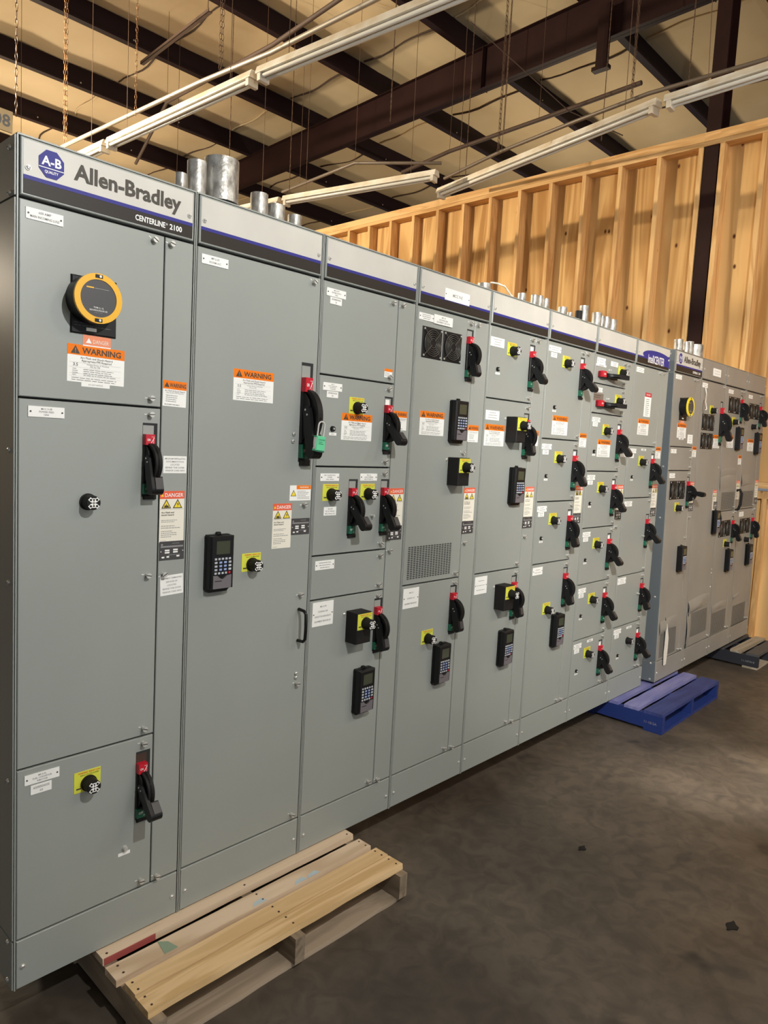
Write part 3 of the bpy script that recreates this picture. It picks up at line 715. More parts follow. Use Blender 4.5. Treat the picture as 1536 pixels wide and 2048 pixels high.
def crumple(door, x0, x1, z0, z1, amp, seed, mt='paint2', name='dented_panel'):
    """a bent sheet-metal fold"""
    b = MB(); nx, nz = 18, 10; rr = random.Random(seed); ph = [rr.uniform(0, 6) for _ in range(6)]
    for i in range(nx+1):
        for j in range(nz+1):
            u, v = i/nx, j/nz; e = math.sin(PI*v)**.8*(.35+.65*math.sin(PI*min(1, u*1.0+.15)))
            d = .55*amp*e*(.8+.35*math.sin(3*u+ph[0]+3*v)+.12*math.sin(8*u+ph[1]-5*v))
            zz = z0+(z1-z0)*(v+.10*math.sin(3*u+ph[2])*math.sin(PI*v))+.02*math.sin(2.2*u)
            b.v.append((x0+(x1-x0)*u, -.001-max(0, d), zz))
    for i in range(nx):
        for j in range(nz):
            a = i*(nz+1)+j; b.f.append((a, a+nz+1, a+nz+2, a+1)); b.m.append(b.mi(mt)); b.sm.append(True)
    return b.build(name, door)

# ------------------------------------------------------------------ cabinets
H = 2.286; KT = 0.147; HB = 2.134; WD = 0.508
def cabinet(label, loc, rot, doors, header='plain', mt='paint', full=False, wz=True, group=None, left_side=False, door_w=.405):
    """empty at the base's front-left corner; doors = list of z boundaries"""
    e = empty('control_cabinet', label, 'cabinet', loc, rot, group)
    b = MB()
    b.box(.0015, WD-.0015, .020, .506, 0.002, H-.002, mt)                        # carcass
    for (x0, x1) in ((.0012, .0048), (WD-.0048, WD-.0012)): b.box(x0, x1, 0, .022, .002, H-.002, mt)   # side flanges
    b.box(.0048, WD-.0048, .016, .021, .004, H-.004, 'gap')
    b.box(.0015, WD-.0015, -.001, .5, H-.004, H, mt)
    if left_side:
        ms = 'flank_shade' if mt == 'paint2' else mt
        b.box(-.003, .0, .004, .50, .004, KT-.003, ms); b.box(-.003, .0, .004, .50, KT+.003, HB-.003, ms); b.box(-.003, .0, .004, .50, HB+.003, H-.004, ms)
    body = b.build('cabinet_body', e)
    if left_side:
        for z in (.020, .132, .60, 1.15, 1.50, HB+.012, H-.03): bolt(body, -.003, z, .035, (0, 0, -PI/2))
    # header strip
    b = MB()
    x0, x1 = .009, WD-.009
    b.box(x0, x1, -.003, .018, HB+.006, H-.006, mt, ch=.0022)
    if header == 'plain2':
        pass
    else:
        xa, xb = x0+.006, x1-.006; zt, zb = H-.011, HB+.011; hh = zt-zb
        b.rect(xa, xb, zb, zt, -.0036, 'cream'); b.rect(xa, xb, zb, zb+hh*.33, -.0042, 'brownband'); b.rect(xa, xb, zb+hh*.27, zb+hh*.345, -.0046, 'blue')
        if header in ('brand', 'brand2'):
            # octagonal emblem
            cx, cz, r = .083, H-.055, .034; yy = -.0050
            b.face([(cx+r*math.cos(PI/8+k*PI/4), yy, cz+r*1.08*math.sin(PI/8+k*PI/4)) for k in range(8)], 'blue')
            b.text('A-B', cx, cz+.007, .023, 'white', yy-.0004, .050, bold=.025); b.rect(cx-r*.93, cx+r*.93, cz-.0115, cz-.0095, yy-.0004, 'white')
            b.text('QUALITY', cx, cz-.020, .0070, 'white', yy-.0004, .034, bold=.02)
            b.text('Allen-Bradley', .297, H-.059, .042, 'ink', -.0050, -.313, bold=.028)
            b.text('CENTERLINE', .358, zb+.017, .0155, 'white', -.0050, -.092, bold=.025); b.text('®', .409, zb+.021, .006, 'white', -.0050)
            b.text('2100', .438, zb+.017, .0155, 'white', -.0050, -.040, bold=.025)
        if header == 'center':
            pts = []
            cx, cz, rx, rz_ = .300, zb+.060, .215, .036
            pts = [(cx+rx*math.cos(t), -.0050, cz+rz_*math.sin(t)) for t in [PI*.02+PI*1.1*i/22 for i in range(23)]]
            pts = [(xb, -.0050, cz+rz_*.15), (xb, -.0050, cz+rz_*.80)]+[(cx+rx*math.cos(t), -.0050, cz+rz_*math.sin(t)) for t in [PI*.22+PI*1.28*i/22 for i in range(23)]]+[(xb, -.0050, zb+.012)]
            b.face(pts, 'blue')
            b.text('IntelliCENTER', .288, zb+.040, .052, 'white', -.0056, -.245, bold=.012)
            b.rect(xb-.022, xb-.014, zb+.058, zb+.066, -.0056, 'white')
    hd = b.build('header_panel', e)
    bolt(hd, .026, H-.078, -.0036); bolt(hd, WD-.026, H-.078, -.0036)
    # kick plate
    b = MB(); b.box(.0075, WD-.0075, 0, .018, .004, KT-.003, mt, ch=.0015); k = b.build('kick_plate', e)
    bolt(k, .024, .066); bolt(k, WD-.024, .066)
    D = []
    dw = WD-.0075 if full else door_w
    for z0, z1 in zip(doors[:-1], doors[1:]):
        b = MB(); b.box(.0075, dw, 0, .017, z0+.003, z1-.003, mt, ch=.0018); d = b.build('door', e); D.append(d)
        d.location.y = 0
        lx = dw-.034
        for z in ((z1-.021), (z0+.026)): 
            latch(d, lx, z)
    if not full:
        b = MB(); b.box(dw+.004, WD-.0075, 0, .017, KT+.003, HB-.003, mt, ch=.0018); wdoor = b.build('wireway_door', e)
        for z in (HB-.020, 1.137, KT+.018): latch(wdoor, dw+.020, z)
    else: wdoor = D[0]
    return e, hd, D, wdoor

A_ = [0, 0, 0]
def at(i): return (WD*i, 0, G)
N3 = lambda p, x, z, **k: nameplate(p, x, z, **k)
# --- cabinet 1
c1, h1, D, w = cabinet('nearest grey control cabinet with octagonal blue emblem and round yellow-rimmed window', at(0), (0, 0, 0), [KT, .638, 1.638, HB], 'brand', left_side=True)
dC, dB, dA = D
nameplate(dA, .022, 2.114, '600 AMP/MAIN INCOMING LUGS')
def window_parts(e, yellow='ringyellow'):
    def plate():
        b = MB(); b.box(-.063, .063, -.006, 0, -.092, .06, 'black', ch=.003); b.box(-.022, .006, -.0075, -.006, -.083, -.074, 'white')
        lines(b, -.055, .055, -.074, -.060, 2, -.0066, 'charcoal', 3); return b.mesh('mounting_plate')
    def ring():
        b = MB(); n = 48; b.cyl((0, 0, 0), (0, -.052, 0), .064, 'black', n)
        O = [(.065*math.cos(t), .065*math.sin(t)) for t in [2*PI*i/n for i in range(n)]]; I = [(.049*math.cos(t), .049*math.sin(t)) for t in [2*PI*i/n for i in range(n)]]
        for i in range(n):
            j = (i+1) % n
            b.face([(O[i][0], -.058, O[i][1]), (O[j][0], -.058, O[j][1]), (I[j][0], -.058, I[j][1]), (I[i][0], -.058, I[i][1])], yellow)
            b.face([(O[i][0], -.050, O[i][1]), (O[j][0], -.050, O[j][1]), (O[j][0], -.058, O[j][1]), (O[i][0], -.058, O[i][1])], yellow, True)
        for s2 in (-1, 1):
            b.box(-.010, .010, -.0590, -.0575, s2*.057-.0045, s2*.057+.0045, 'black'); b.cyl((.003, -.059, s2*.057), (.003, -.061, s2*.057), .0035, 'steel', 8)
        return b.mesh('rim')
    def lid():
        b = MB(); n = 40; b.cyl((0, -.050, 0), (0, -.0565, 0), .0492, 'charcoal', n)
        b.rect(-.033, -.013, .024, .0275, -.0570, 'ringyellow'); b.rect(-.011, .028, .0245, .0262, -.0570, 'inkgrey')
        b.text('TYPE 3, 12', 0, -.025, .0045, 'white', -.0571); b.text('INDOOR|OUTDOOR USE'.replace('|', '/'), 0, -.0315, .0042, 'white', -.0571, .048); b.text('CAUTION', 0, -.0375, .0035, 'inkgrey', -.0571)
        return b.mesh('window_cover')
    put('mounting_plate', cached('wp', plate), e); put('rim', cached('wr'+yellow, ring), e, (-.012, 0, -.001)); put('window_cover', cached('wl', lid), e, (-.012, 0, -.001))
e = empty('inspection_window', None, None, (.199, 0, 1.912), parent=c1); window_parts(e)
b = MB(); b.box(0, .078, -.0006, 0, -.032, 0, 'palered'); tri(b, .016, -.015, .008, 'white', -.001); b.text('DANGER', .050, -.016, .011, 'creamlabel', -.001, -.044)
b.rect(0, .078, -.030, -.027, -.001, 'white'); b.build('danger_sticker', dA, (.171, 0, 1.819))
sticker(dA, 'W', .130, 1.791, .01)
b = MB(); b.box(0, .08, -.0005, 0, -.012, 0, 'white'); b.text('DO NOT REMOVE', .04, -.006, .004, 'inkgrey', -.0009, .04); b.build('sticker_tab', dA, (.168, 0, 1.692))
sticker(w, 'w', .412, 1.722, .02)
put('document_sticker', doc_mesh(['IMPORTANT INSTALLATION', 'DOCUMENTATION', 'LOCATED', 'BEHIND THIS COVER', 'VENDOR CARD INFO']), w, (.418, 0, 1.497))
sticker(w, 'D', .409, 1.391); sticker(w, 'P', .411, 1.237)
put('document_sticker', doc_mesh(['EQUIPMENT TERMINATING', 'SERVICED BY', 'LOCATED', 'BEHIND THIS DOOR', 'VENDOR CARD INFO'], .062), w, (.416, 0, 1.130), (0, -.04, 0))
nameplate(dB, .030, 1.618, 'MCC 5-2B/POWER FEED/100A')
disconnect(c1, .350, 1.592, 14)
selector(c1, .187, 1.368, False)
latch(dB, .372, 1.139)
nameplate(dC, .026, .618, 'MP-2-9L/FUEL CONVEYOR/4|MOTOR'); nameplate(dC, .042, .585, 'ADDRESS|NODE/03', w=.056, h=.026, screws=False)
selector(c1, .200, .548); disconnect(c1, .350, .592, 42, inner='rust')
e = empty('reset_button', None, None, (.318, 0, .298), parent=c1)
b = MB(); b.cyl((0, 0, 0), (0, -.012, 0), .0085, 'steel', 14, .006); b.build('button', e); b = MB(); b.box(-.020, .018, -.001, 0, -.022, -.012, 'white'); b.build('button_label', e)
# --- cabinet 2
c2, h2, D, w = cabinet('tall single-door grey cabinet with green padlock on its large lever', at(1), (0, 0, 0), [KT, HB], full=True)
d = D[0]
nameplate(d, .021, 2.112, 'MP-2-29/ROOM A|C', w=.095, h=.028)
sticker(d, 'W', .150, 1.783); 
b = MB(); b.box(0, .096, -.0006, 0, -.054, 0, 'white'); b.rect(.030, .096, -.014, 0, -.0010, 'orange'); tri(b, .017, -.028, .013, 'ink', -.001, 'triyellow'); b.text('WARNING', .064, -.007, .0060, 'creamlabel', -.0013, .045, bold=.02); lines(b, .034, .092, -.050, -.018, 6, seed=3)
b.build('caution_sticker', d, (.399, 0, 1.405))
sticker(d, 'D', .328, 1.342); sticker(d, 'P', .411, 1.287)
disconnect(c2, .430, 1.835, 14, 1.50).scale = (1.12, 1.30, 1.60)
keypad(c2, .060, 1.250); selector(c2, .244, 1.142)
for z in (1.338, 1.010, .678): 
    latch(d, .464, z)
for (x, z) in ((.405, 1.585), (.403, 1.560), (.461, .716), (.461, .700)): bolt(d, x, z, -.002)
b = MB(); b.tube([(0, 0, .058), (0, -.030, .056), (0, -.040, .046), (0, -.042, 0), (0, -.040, -.046), (0, -.030, -.056), (0, 0, -.058)], .0058, 'black', 10); b.build('pull_handle', d, (.462, -.002, .897))
# padlock hanging on the large lever
pk = empty('padlock', 'mint green padlock clipped through the large black lever of the tall single-door cabinet', 'padlock', (WD+.452, -.088, 1.582+G), (0, .10, -.15))
b = MB(); b.box(-.019, .019, -.011, .011, -.052, 0, 'mint', ch=.003); b.box(-.0192, -.019, -.009, .009, -.046, -.006, 'white')
b.text('DANGER', .001, -.013, .0055, 'mintdark', -.0116, .026); lines(b, -.010, .012, -.030, -.018, 2, -.0116, 'mintdark', 3); b.box(-.017, .017, -.010, .010, -.055, -.051, 'mintdark'); b.build('lock_body', pk)
b = MB(); b.tube([(-.012, 0, -.002), (-.012, 0, .038)]+[(-.012*math.cos(t), 0, .038+.012*math.sin(t)) for t in [PI*i/8 for i in range(1, 8)]]+[(.012, 0, .038), (.012, 0, -.002)], .0031, 'steel', 8); b.build('shackle', pk)
# --- cabinet 3
c3, h3, D, w = cabinet('grey cabinet with two levers side by side on one door', at(2), (0, 0, 0), [KT, .977, 1.143, 1.473, 1.804, HB], door_w=.398)
d5, d4, d3, d2, d1 = D
nameplate(d1, .021, 2.109, 'MP-2-5PT/POWER SUPPLY/100A'); nameplate(d1, .039, 2.079, 'ADDRESS|NODE/10', w=.056, h=.024, screws=False)
b = MB(); b.box(0, .045, -.0006, 0, -.034, 0, 'white'); b.rect(0, .045, -.011, 0, -.001, 'orange'); lines(b, .004, .04, -.030, -.014, 3, seed=3); b.build('caution_sticker', d1, (.338, 0, 1.860))
nameplate(d2, .023, 1.777, 'MP-2-9/DUST COLLECTOR/ROTARY AIR/CONVEYOR'); nameplate(d2, .042, 1.747, 'ADDRESS|NODE/09', w=.056, h=.023, screws=False)
selector(c3, .196, 1.700); sticker(d2, 'W', .123, 1.674); reset(c3, .078, 1.612); disconnect(c3, .348, 1.752, 42, inner='white'); sticker(w, 'w', .405, 1.701)
nameplate(d3, .029, 1.448, 'MCC ROOM HVAC/POWER/WALL DRAIN'); nameplate(d3, .233, 1.449, 'VR-2-10/HVAC DAMPERS/MCC ROOM A-2')
selector(c3, .083, 1.374); nameplate(d3, .053, 1.324, 'VR-2-8S/AC for damper/MCC Room A-2', w=.062, h=.032, screws=False)
disconnect(c3, .176, 1.427, 42); selector(c3, .277, 1.374); disconnect(c3, .352, 1.427, 30)
b = MB(); b.cyl((0, 0, 0), (0, -.018, 0), .005, 'steel', 10); b.build('stud_pin', d3, (.305, 0, 1.284))
sticker(w, 'D', .406, 1.390); sticker(w, 'P', .404, 1.236)
nameplate(d4, .023, 1.124, seed=5, w=.095, h=.034)
nameplate(d5, .020, .968, 'MK-2-9H/DOSING AIR/LIFE BUTTON SERVICED BY/EQUIPMENT SERVICED BY', w=.104, h=.092, screws=True)
box_selector(c3, .196, .915); disconnect(c3, .350, .944, 14); keypad(c3, .250, .672)
bolt(d5, .352, .580, -.002)
# --- cabinet 4
c4, h4, D, w = cabinet('grey cabinet with two fans at top and a slotted vent in its middle', at(3), (0, 0, 0), [KT, .977, HB], door_w=.392)
d2, d1 = D
nameplate(h4, .167, 2.231, 'MCC 9-E', w=.170, h=.048, th=.013).location.y = -.0036
nameplate(d1, .015, 2.107, seed=9); nameplate(d1, .106, 2.113, 'MK-2-8/RECEIVING BIN/EQUIPMENT LIFE DATA', w=.124, h=.038, screws=False).location.y = -.003
fan(c4, .042, 2.056, .126); fan(c4, .177, 2.056, .126)
disconnect(c4, .340, 2.087, 16); keypad(c4, .250, 1.772); sticker(d1, 'W', .057, 1.713); sticker(w, 'w', .392, 1.672)
latch(d1, .358, 1.545); box_selector(c4, .262, 1.524)
sticker(w, 'D', .392, 1.388); sticker(w, 'P', .392, 1.235)
grille(d1, .028, .325, 1.000, 1.142, 16, 18)
nameplate(d2, .014, .963, 'MK-2-9/DOSING A|C/EQUIPMENT SERVICED BY', w=.100, h=.086)
disconnect(c4, .336, .944, 14); selector(c4, .188, .727); keypad(c4, .234, .688)
# --- cabinet 5
c5, h5, D, w = cabinet('grey cabinet with a black box selector beside each of its two lower levers', at(4), (0, 0, 0), [KT, .977, 1.804, HB], door_w=.388)
d3, d2, d1 = D
nameplate(d1, .012, 2.082, seed=11, w=.108, h=.042, screws=False); selector(c5, .188, 2.040); reset(c5, .080, 1.940); disconnect(c5, .344, 2.089, 36, inner='white')
nameplate(d2, .010, 1.748, seed=12, w=.108, h=.044, screws=False); sticker(d2, 'W', .010, 1.684); box_selector(c5, .184, 1.728); disconnect(c5, .334, 1.754, 12)
keypad(c5, .238, 1.486); sticker(w, 'w', .400, 1.672); sticker(w, 'D', .392, 1.388); sticker(w, 'P', .390, 1.235)
nameplate(d3, .012, .962, seed=13, w=.098, h=.084); box_selector(c5, .184, .910); disconnect(c5, .326, .940, 14); keypad(c5, .238, .672)
# --- cabinet 6
c6, h6, D, w = cabinet('grey cabinet with three upper levers stepping down and a keypad low down', at(5), (0, 0, 0), [KT, .977, 1.308, 1.638, HB], door_w=.392)
d4, d3, d2, d1 = D
nameplate(d1, .012, 2.112, seed=14, w=.118, h=.030); nameplate(d1, .036, 2.078, seed=15, w=.056, h=.024, screws=False)
selector(c6, .192, 2.041); reset(c6, .104, 1.803); sticker(d1, 'W', .096, 1.762); disconnect(c6, .344, 2.089, 42, inner='white'); sticker(w, 'w', .398, 1.682)
nameplate(d2, .012, 1.611, seed=16, w=.094); nameplate(d2, .024, 1.580, seed=17, w=.056, h=.024, screws=False); selector(c6, .184, 1.540); reset(c6, .070, 1.444); disconnect(c6, .338, 1.590, 28, inner='white')
nameplate(d3, .012, 1.286, seed=18, w=.092, h=.030); nameplate(d3, .024, 1.254, seed=19, w=.056, h=.024, screws=False); selector(c6, .174, 1.210); reset(c6, .068, 1.115); disconnect(c6, .332, 1.260, 18, inner='white')
sticker(w, 'D', .396, 1.390); sticker(w, 'P', .394, 1.236)
nameplate(d4, .012, .960, seed=20, w=.096, h=.040); disconnect(c6, .334, .936, 14); selector(c6, .178, .720); keypad(c6, .238, .682)
# --- cabinet 7
c7, h7, D, w = cabinet('grey cabinet with two flat sideways handles above five round ones', at(6), (0, 0, 0), [KT, .481, .812, 1.143, 1.473, 1.804, 1.970, HB], door_w=.400)
e1, e2, e3, e4, e5, e6, e7 = D
nameplate(e7, .022, 2.114, seed=21, w=.098, h=.036); nameplate(e7, .014, 2.078, seed=22, w=.118, h=.012, screws=False); nameplate(e7, .190, 2.110, seed=23, w=.088, h=.028, screws=False)
selector(c7, .328, 2.060); twin_handle(c7, .046, 2.022)
nameplate(e6, .018, 1.948, seed=24, w=.092, h=.024); b = MB(); b.box(0, .118, -.001, 0, -.042, 0, 'blackcard'); lines(b, .008, .1, -.030, -.006, 2, -.0014, 'ink', 5); b.build('brown_card', e6, (.012, 0, 1.916))
selector(c7, .316, 1.892); twin_handle(c7, .044, 1.858)
nameplate(e5, .018, 1.780, seed=25, w=.094, h=.026); nameplate(e5, .03, 1.752, seed=26, w=.056, h=.024, screws=False)
selector(c7, .190, 1.712); sticker(e5, 'W', .106, 1.657); reset(c7, .066, 1.586); disconnect(c7, .340, 1.758, 36, inner='white'); sticker(w, 'w', .408, 1.640)
for (dd, z, sd, a) in ((e4, 1.473, 27, 34), (e3, 1.143, 28, 42), (e2, .812, 29, 36), (e1, .481, 30, 34)):
    nameplate(dd, .016, z-.022, seed=sd, w=.090, h=.028); nameplate(dd, .026, z-.053, seed=sd+9, w=.056, h=.024, screws=False)
    selector(c7, .184, z-.098); reset(c7, .066, z-.186); disconnect(c7, .328, z-.044, a, inner='white')
sticker(w, 'D', .404, 1.392); sticker(w, 'P', .404, 1.238)
nameplate(e1, .175, .462, seed=44, w=.070, h=.014, screws=False)
# --- cabinet 8
c8, h8, D, w = cabinet('last grey cabinet of the first row, with white-lettered blue swoosh on its header', at(7), (0, 0, 0), [KT, .481, .812, 1.308, 1.638, HB], 'center', door_w=.402)
f1, f2, f3, f4, f5 = D
nameplate(f5, .026, 2.118, seed=31, w=.102, h=.030)
b = MB(); b.box(0, .098, -.0006, 0, -.150, 0, 'white'); b.rect(0, .098, -.026, 0, -.001, 'red'); b.text('DANGER', .049, -.013, .011, 'white', -.0013, .06); lines(b, .02, .08, -.145, -.035, 9, seed=5, mt='inkgrey'); b.build('danger_sticker', f5, (.176, 0, 1.975))
sticker(f5, 'W', .108, 1.808); sticker(w, 'w', .412, 1.640)
nameplate(f4, .016, 1.618, seed=32, w=.098, h=.028); nameplate(f4, .03, 1.586, seed=33, w=.056, h=.026, screws=False); nameplate(f4, .19, 1.622, seed=34, w=.068, h=.014, screws=False)
selector(c8, .200, 1.540); reset(c8, .082, 1.442); disconnect(c8, .350, 1.594, 36, inner='white')
sticker(w, 'D', .410, 1.392); sticker(w, 'P', .410, 1.237)
nameplate(f3, .014, 1.288, seed=35, w=.106, h=.032); disconnect(c8, .350, 1.198, 44)
b = MB(); b.cyl((0, 0, 0), (0, -.018, 0), .005, 'steel', 10); b.build('stud_pin', f3, (.315, 0, 1.055)); b = MB(); b.cyl((0, 0, 0), (0, -.018, 0), .005, 'steel', 10); b.build('stud_pin', f2, (.315, 0, .672))
nameplate(f2, .014, .800, seed=36, w=.112, h=.040); disconnect(c8, .352, .768, 18)
nameplate(f1, .020, .466, seed=37, w=.100, h=.030); nameplate(f1, .036, .434, seed=38, w=.056, h=.026, screws=False); nameplate(f1, .200, .462, seed=39, w=.072, h=.014, screws=False)
selector(c8, .222, .372, False); reset(c8, .098, .290); disconnect(c8, .356, .432, 40, inner='white')

# --- the second, slightly tilted row
Rg = (math.radians(-1.36), math.radians(-.45), math.radians(.37)); O2 = Vector((4.168, -.054, .014+G))
Mz = Matrix.Rotation(math.radians(.37), 4, 'Z') @ Matrix.Rotation(math.radians(-.45), 4, 'Y') @ Matrix.Rotation(math.radians(-1.36), 4, 'X')
E2 = Mz.to_euler()
def at2(x): v = O2 + Mz.to_3x3() @ Vector((x, 0, 0)); return tuple(v)
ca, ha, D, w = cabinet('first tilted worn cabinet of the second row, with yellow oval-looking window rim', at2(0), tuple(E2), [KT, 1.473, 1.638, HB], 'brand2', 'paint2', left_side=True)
d3, d2, d1 = D
nameplate(d1, .028, 2.122, seed=51, w=.102, h=.030); e = empty('inspection_window', None, None, (.190, 0, 1.912), parent=ca); window_parts(e, 'triyellow')
b = MB(); b.box(0, .078, -.0006, 0, -.032, 0, 'palered'); b.text('DANGER', .042, -.016, .011, 'creamlabel', -.001, .05); b.build('danger_sticker', d1, (.150, 0, 1.828))
sticker(d1, 'W', .110, 1.800); nameplate(d1, .150, 1.702, seed=60, w=.08, h=.014, screws=False); nameplate(d1, .308, 1.728, seed=52, w=.09, h=.062, screws=False)
nameplate(d2, .026, 1.620, seed=53, w=.093, h=.028); latch(d2, .372, 1.565); sticker(w, 'w', .412, 1.647)
nameplate(d3, .026, 1.455, seed=54, w=.093, h=.032); fan(ca, .046, 1.402, .128); fan(ca, .186, 1.402, .128); disconnect(ca, .350, 1.430, 80)
selector(ca, .190, 1.216); keypad(ca, .252, .938); sticker(w, 'D', .412, 1.392); sticker(w, 'P', .412, 1.238)
grille(d3, .040, .330, .165, .350, 22, 26); crumple(d3, .02, .33, .33, .42, .022, 4); latch(d3, .372, .990)
b = MB(); b.prism([(0, 0), (.030, .005), (.046, .10), (.050, .19), (.034, .24), (.012, .30), (.004, .18), (-.006, .08)], 'y', -.010, -.003, 'foam'); b.build('torn_foam_strip', d3, (.125, 0, .100)); b = MB(); b.prism([(0, 0), (.01, 0), (.016, .32), (.004, .34)], 'y', -.003, -.0015, 'gap'); b.build('torn_gap', d3, (.112, 0, .105))
cb, hb, D, w = cabinet('second worn cabinet of the second row, with four fans and a dented lower door', at2(.512), tuple(E2), [KT, HB], 'plain2', 'paint2', full=True)
d = D[0]
nameplate(hb, .205, 2.234, seed=55, w=.165, h=.056, screws=False).location.y = -.004
nameplate(d, .020, 2.112, seed=56, w=.100, h=.034)
for (x, z) in ((.055, 1.890), (.185, 1.890), (.050, 1.752), (.180, 1.752)): fan(cb, x, z, .118)
selector(cb, .235, 1.925); disconnect(cb, .425, 2.004, 22).scale = (1.1, 1.25, 1.5); sticker(d, 'W', .298, 1.746); 
keypad(cb, .400, 1.166); sticker(d, 'D', .392, 1.325); sticker(d, 'P', .418, 1.160 if 0 else 1.232)
for z in (1.498, .671, .700, .560): bolt(d, .470, z, -.002)
b = MB(); b.tube([(0, 0, .058), (0, -.030, .056), (0, -.042, 0), (0, -.030, -.056), (0, 0, -.058)], .0062, 'black', 8); b.build('pull_handle', d, (.482, -.002, 1.100))
grille(d, .030, .440, .215, .400, 26, 26); crumple(d, .02, .47, .395, .50, .040, 8); crumple(d, .01, .09, .15, .42, .03, 3)
b = MB(); b.prism([(0, 0), (.012, 0), (.034, .27), (.022, .30)], 'y', -.006, -.003, 'gap'); b.build('bent_door_gap', d, (.006, 0, .15))
b = MB(); b.tube([(0, -.004, .02), (.012, -.012, -.03), (.010, -.010, -.09), (.026, -.016, -.14), (.016, -.010, -.15)], .004, 'foam', 6); b.build('torn_cable_tie', d, (.062, 0, 2.065))
b = MB(); b.tube([(0, -.003, 0), (-.03, -.010, -.03), (-.035, -.010, -.07), (.0, -.006, -.10), (.03, -.004, -.20)], .0018, 'pipe', 5); b.build('loose_wire', d, (.060, 0, 1.99))
cc, hc, D, w = cabinet('third worn cabinet of the second row, with a drooping black loop handle', at2(1.030), tuple(E2), [KT, 1.150, HB], 'plain2', 'paint2')
d2, d1 = D
nameplate(d1, .070, 2.110, seed=57, w=.110, h=.030); fan(cc, .090, 2.058, .128); fan(cc, .226, 2.058, .128); disconnect(cc, .375, 2.085, 16)
selector(cc, .230, 1.866); sticker(d1, 'W', .100, 1.756); keypad(cc, .300, 1.825); sticker(w, 'D', .420, 1.392); sticker(w, 'w', .415, 1.60)
grille(d1, .070, .385, 1.160, 1.300, 20, 20); crumple(d1, .01, .38, 1.315, 1.42, .022, 9); crumple(d1, .01, .38, 1.42, 1.48, .014, 12)
b = MB(); b.tube([(0, 0, .075), (0, -.025, .082), (0, -.040, .05), (0, -.036, -.04), (0, -.02, -.08), (0, 0, -.09)], .011, 'black2', 8); b.build('loop_handle', w, (.432, -.002, 1.235))
fan(cc, .062, 1.072, .13); fan(cc, .205, 1.072, .13); disconnect(cc, .366, 1.098, 24); selector(cc, .230, .882); keypad(cc, .255, .832)
grille(d2, .030, .370, .155, .330, 22, 24); crumple(d2, .02, .36, .33, .39, .016, 10)
cd, hd_, D, w = cabinet('last worn cabinet of the second row, against the timber wall', at2(1.545), tuple(E2), [KT, 1.150, HB], 'plain2', 'paint2')
d2, d1 = D
nameplate(d1, .060, 2.106, seed=58, w=.098, h=.028); fan(cd, .095, 2.040, .128); fan(cd, .231, 2.040, .128); disconnect(cd, .372, 2.060, 14)
selector(cd, .200, 1.850, False); sticker(d1, 'W', .110, 1.740); keypad(cd, .290, 1.800); sticker(w, 'D', .412, 1.392); sticker(w, 'P', .412, 1.238)
grille(d1, .040, .370, 1.165, 1.300, 20, 20); crumple(d1, .02, .38, 1.335, 1.43, .018, 14)
nameplate(d2, .030, 1.126, seed=59, w=.110, h=.040, screws=False); fan(cd, .062, 1.066, .13); fan(cd, .203, 1.066, .13); disconnect(cd, .376, 1.095, 14)
selector(cd, .226, .884, False); keypad(cd, .262, .836); grille(d2, .030, .370, .140, .320, 22, 24); crumple(d2, .02, .2, .37, .41, .012, 15)

# ------------------------------------------------------------------ conduit stubs on top of the cabinets
def stub(cab, x, h, r, kind='plain', y=.2):
    e = empty('conduit_stub', None, None, (x, y, H), parent=cab)
    b = MB()
    if kind == 'lock':                       # hex locknut, then threaded collar
        b.cyl((0, 0, h*.30), (0, 0, h), r, 'galv', 28, caps=False); b.cyl((0, 0, h), (0, 0, h*.3), r*.86, 'charcoal', 24, caps=True)
    elif kind == 'black': b.cyl((0, 0, 0), (0, 0, h), r, 'black2', 20)
    else:
        b.cyl((0, 0, 0), (0, 0, h), r, 'galv', 24, caps=False); b.cyl((0, 0, h), (0, 0, h*.3), r*.85, 'charcoal', 20)
    b.build('tube', e)
    if kind == 'lock':
        b = MB(); b.cyl((0, 0, 0), (0, 0, h*.27), r*.96, 'galv', 8); b.cyl((0, 0, h*.27), (0, 0, h*.30), r*.90, 'gap', 24); b.cyl((0, 0, h*.295), (0, 0, h*.33), r*1.02, 'galv', 24); b.build('locknut', e)
    return e
stub(c2, .062, .112, .0185); stub(c2, .119, .166, .031, 'lock'); stub(c2, .213, .198, .058, 'lock')
stub(c2, .371, .134, .031, 'lock'); stub(c2, .444, .114, .034, 'lock'); stub(c3, .025, .102, .026, 'lock')
stub(c5, .206, .088, .033, 'lock'); stub(c3, .44, .020, .03)
for (c, x, h, r, k) in ((c6, .036, .104, .022, 'plain'), (c6, .156, .118, .019, 'plain'), (c6, .211, .123, .018, 'plain'), (c6, .271, .118, .020, 'plain'), (c6, .455, .104, .026, 'plain'),
                        (c7, .012+.02, .089, .016, 'plain'), (c7, .136, .116, .020, 'black'), (c7, .194, .154, .027, 'plain'), (c7, .356, .140, .030, 'plain'), (c7, .422, .133, .017, 'plain'),
                        (c7, .482, .135, .026, 'plain'), (c8, .058, .132, .028, 'plain')):
    stub(c, x, h, r, k)
stub(ca, .44, .050, .030, 'lock'); stub(cb, .035, .148, .034); stub(cb, .10, .08, .02); stub(cb, .185, .150, .026); stub(cb, .245, .159, .034); stub(cb, .370, .150, .060, 'lock')
for (c, x) in ((cc, .20), (cd, .06), (cd, .20), (cd, .33)): stub(c, x, .035, .030, 'plain')
b = MB(); b.tube([(0, 0, 0), (-.03, -.01, .05), (-.10, -.01, .085), (-.155, 0, .09), (-.19, .01, .088)], .0045, 'creamlabel', 6)
tag(b.build('loose_wire', None, (2.44, .16, H+G+.006)), 'cream loose wire curling up from the fifth cabinet top', 'wire')

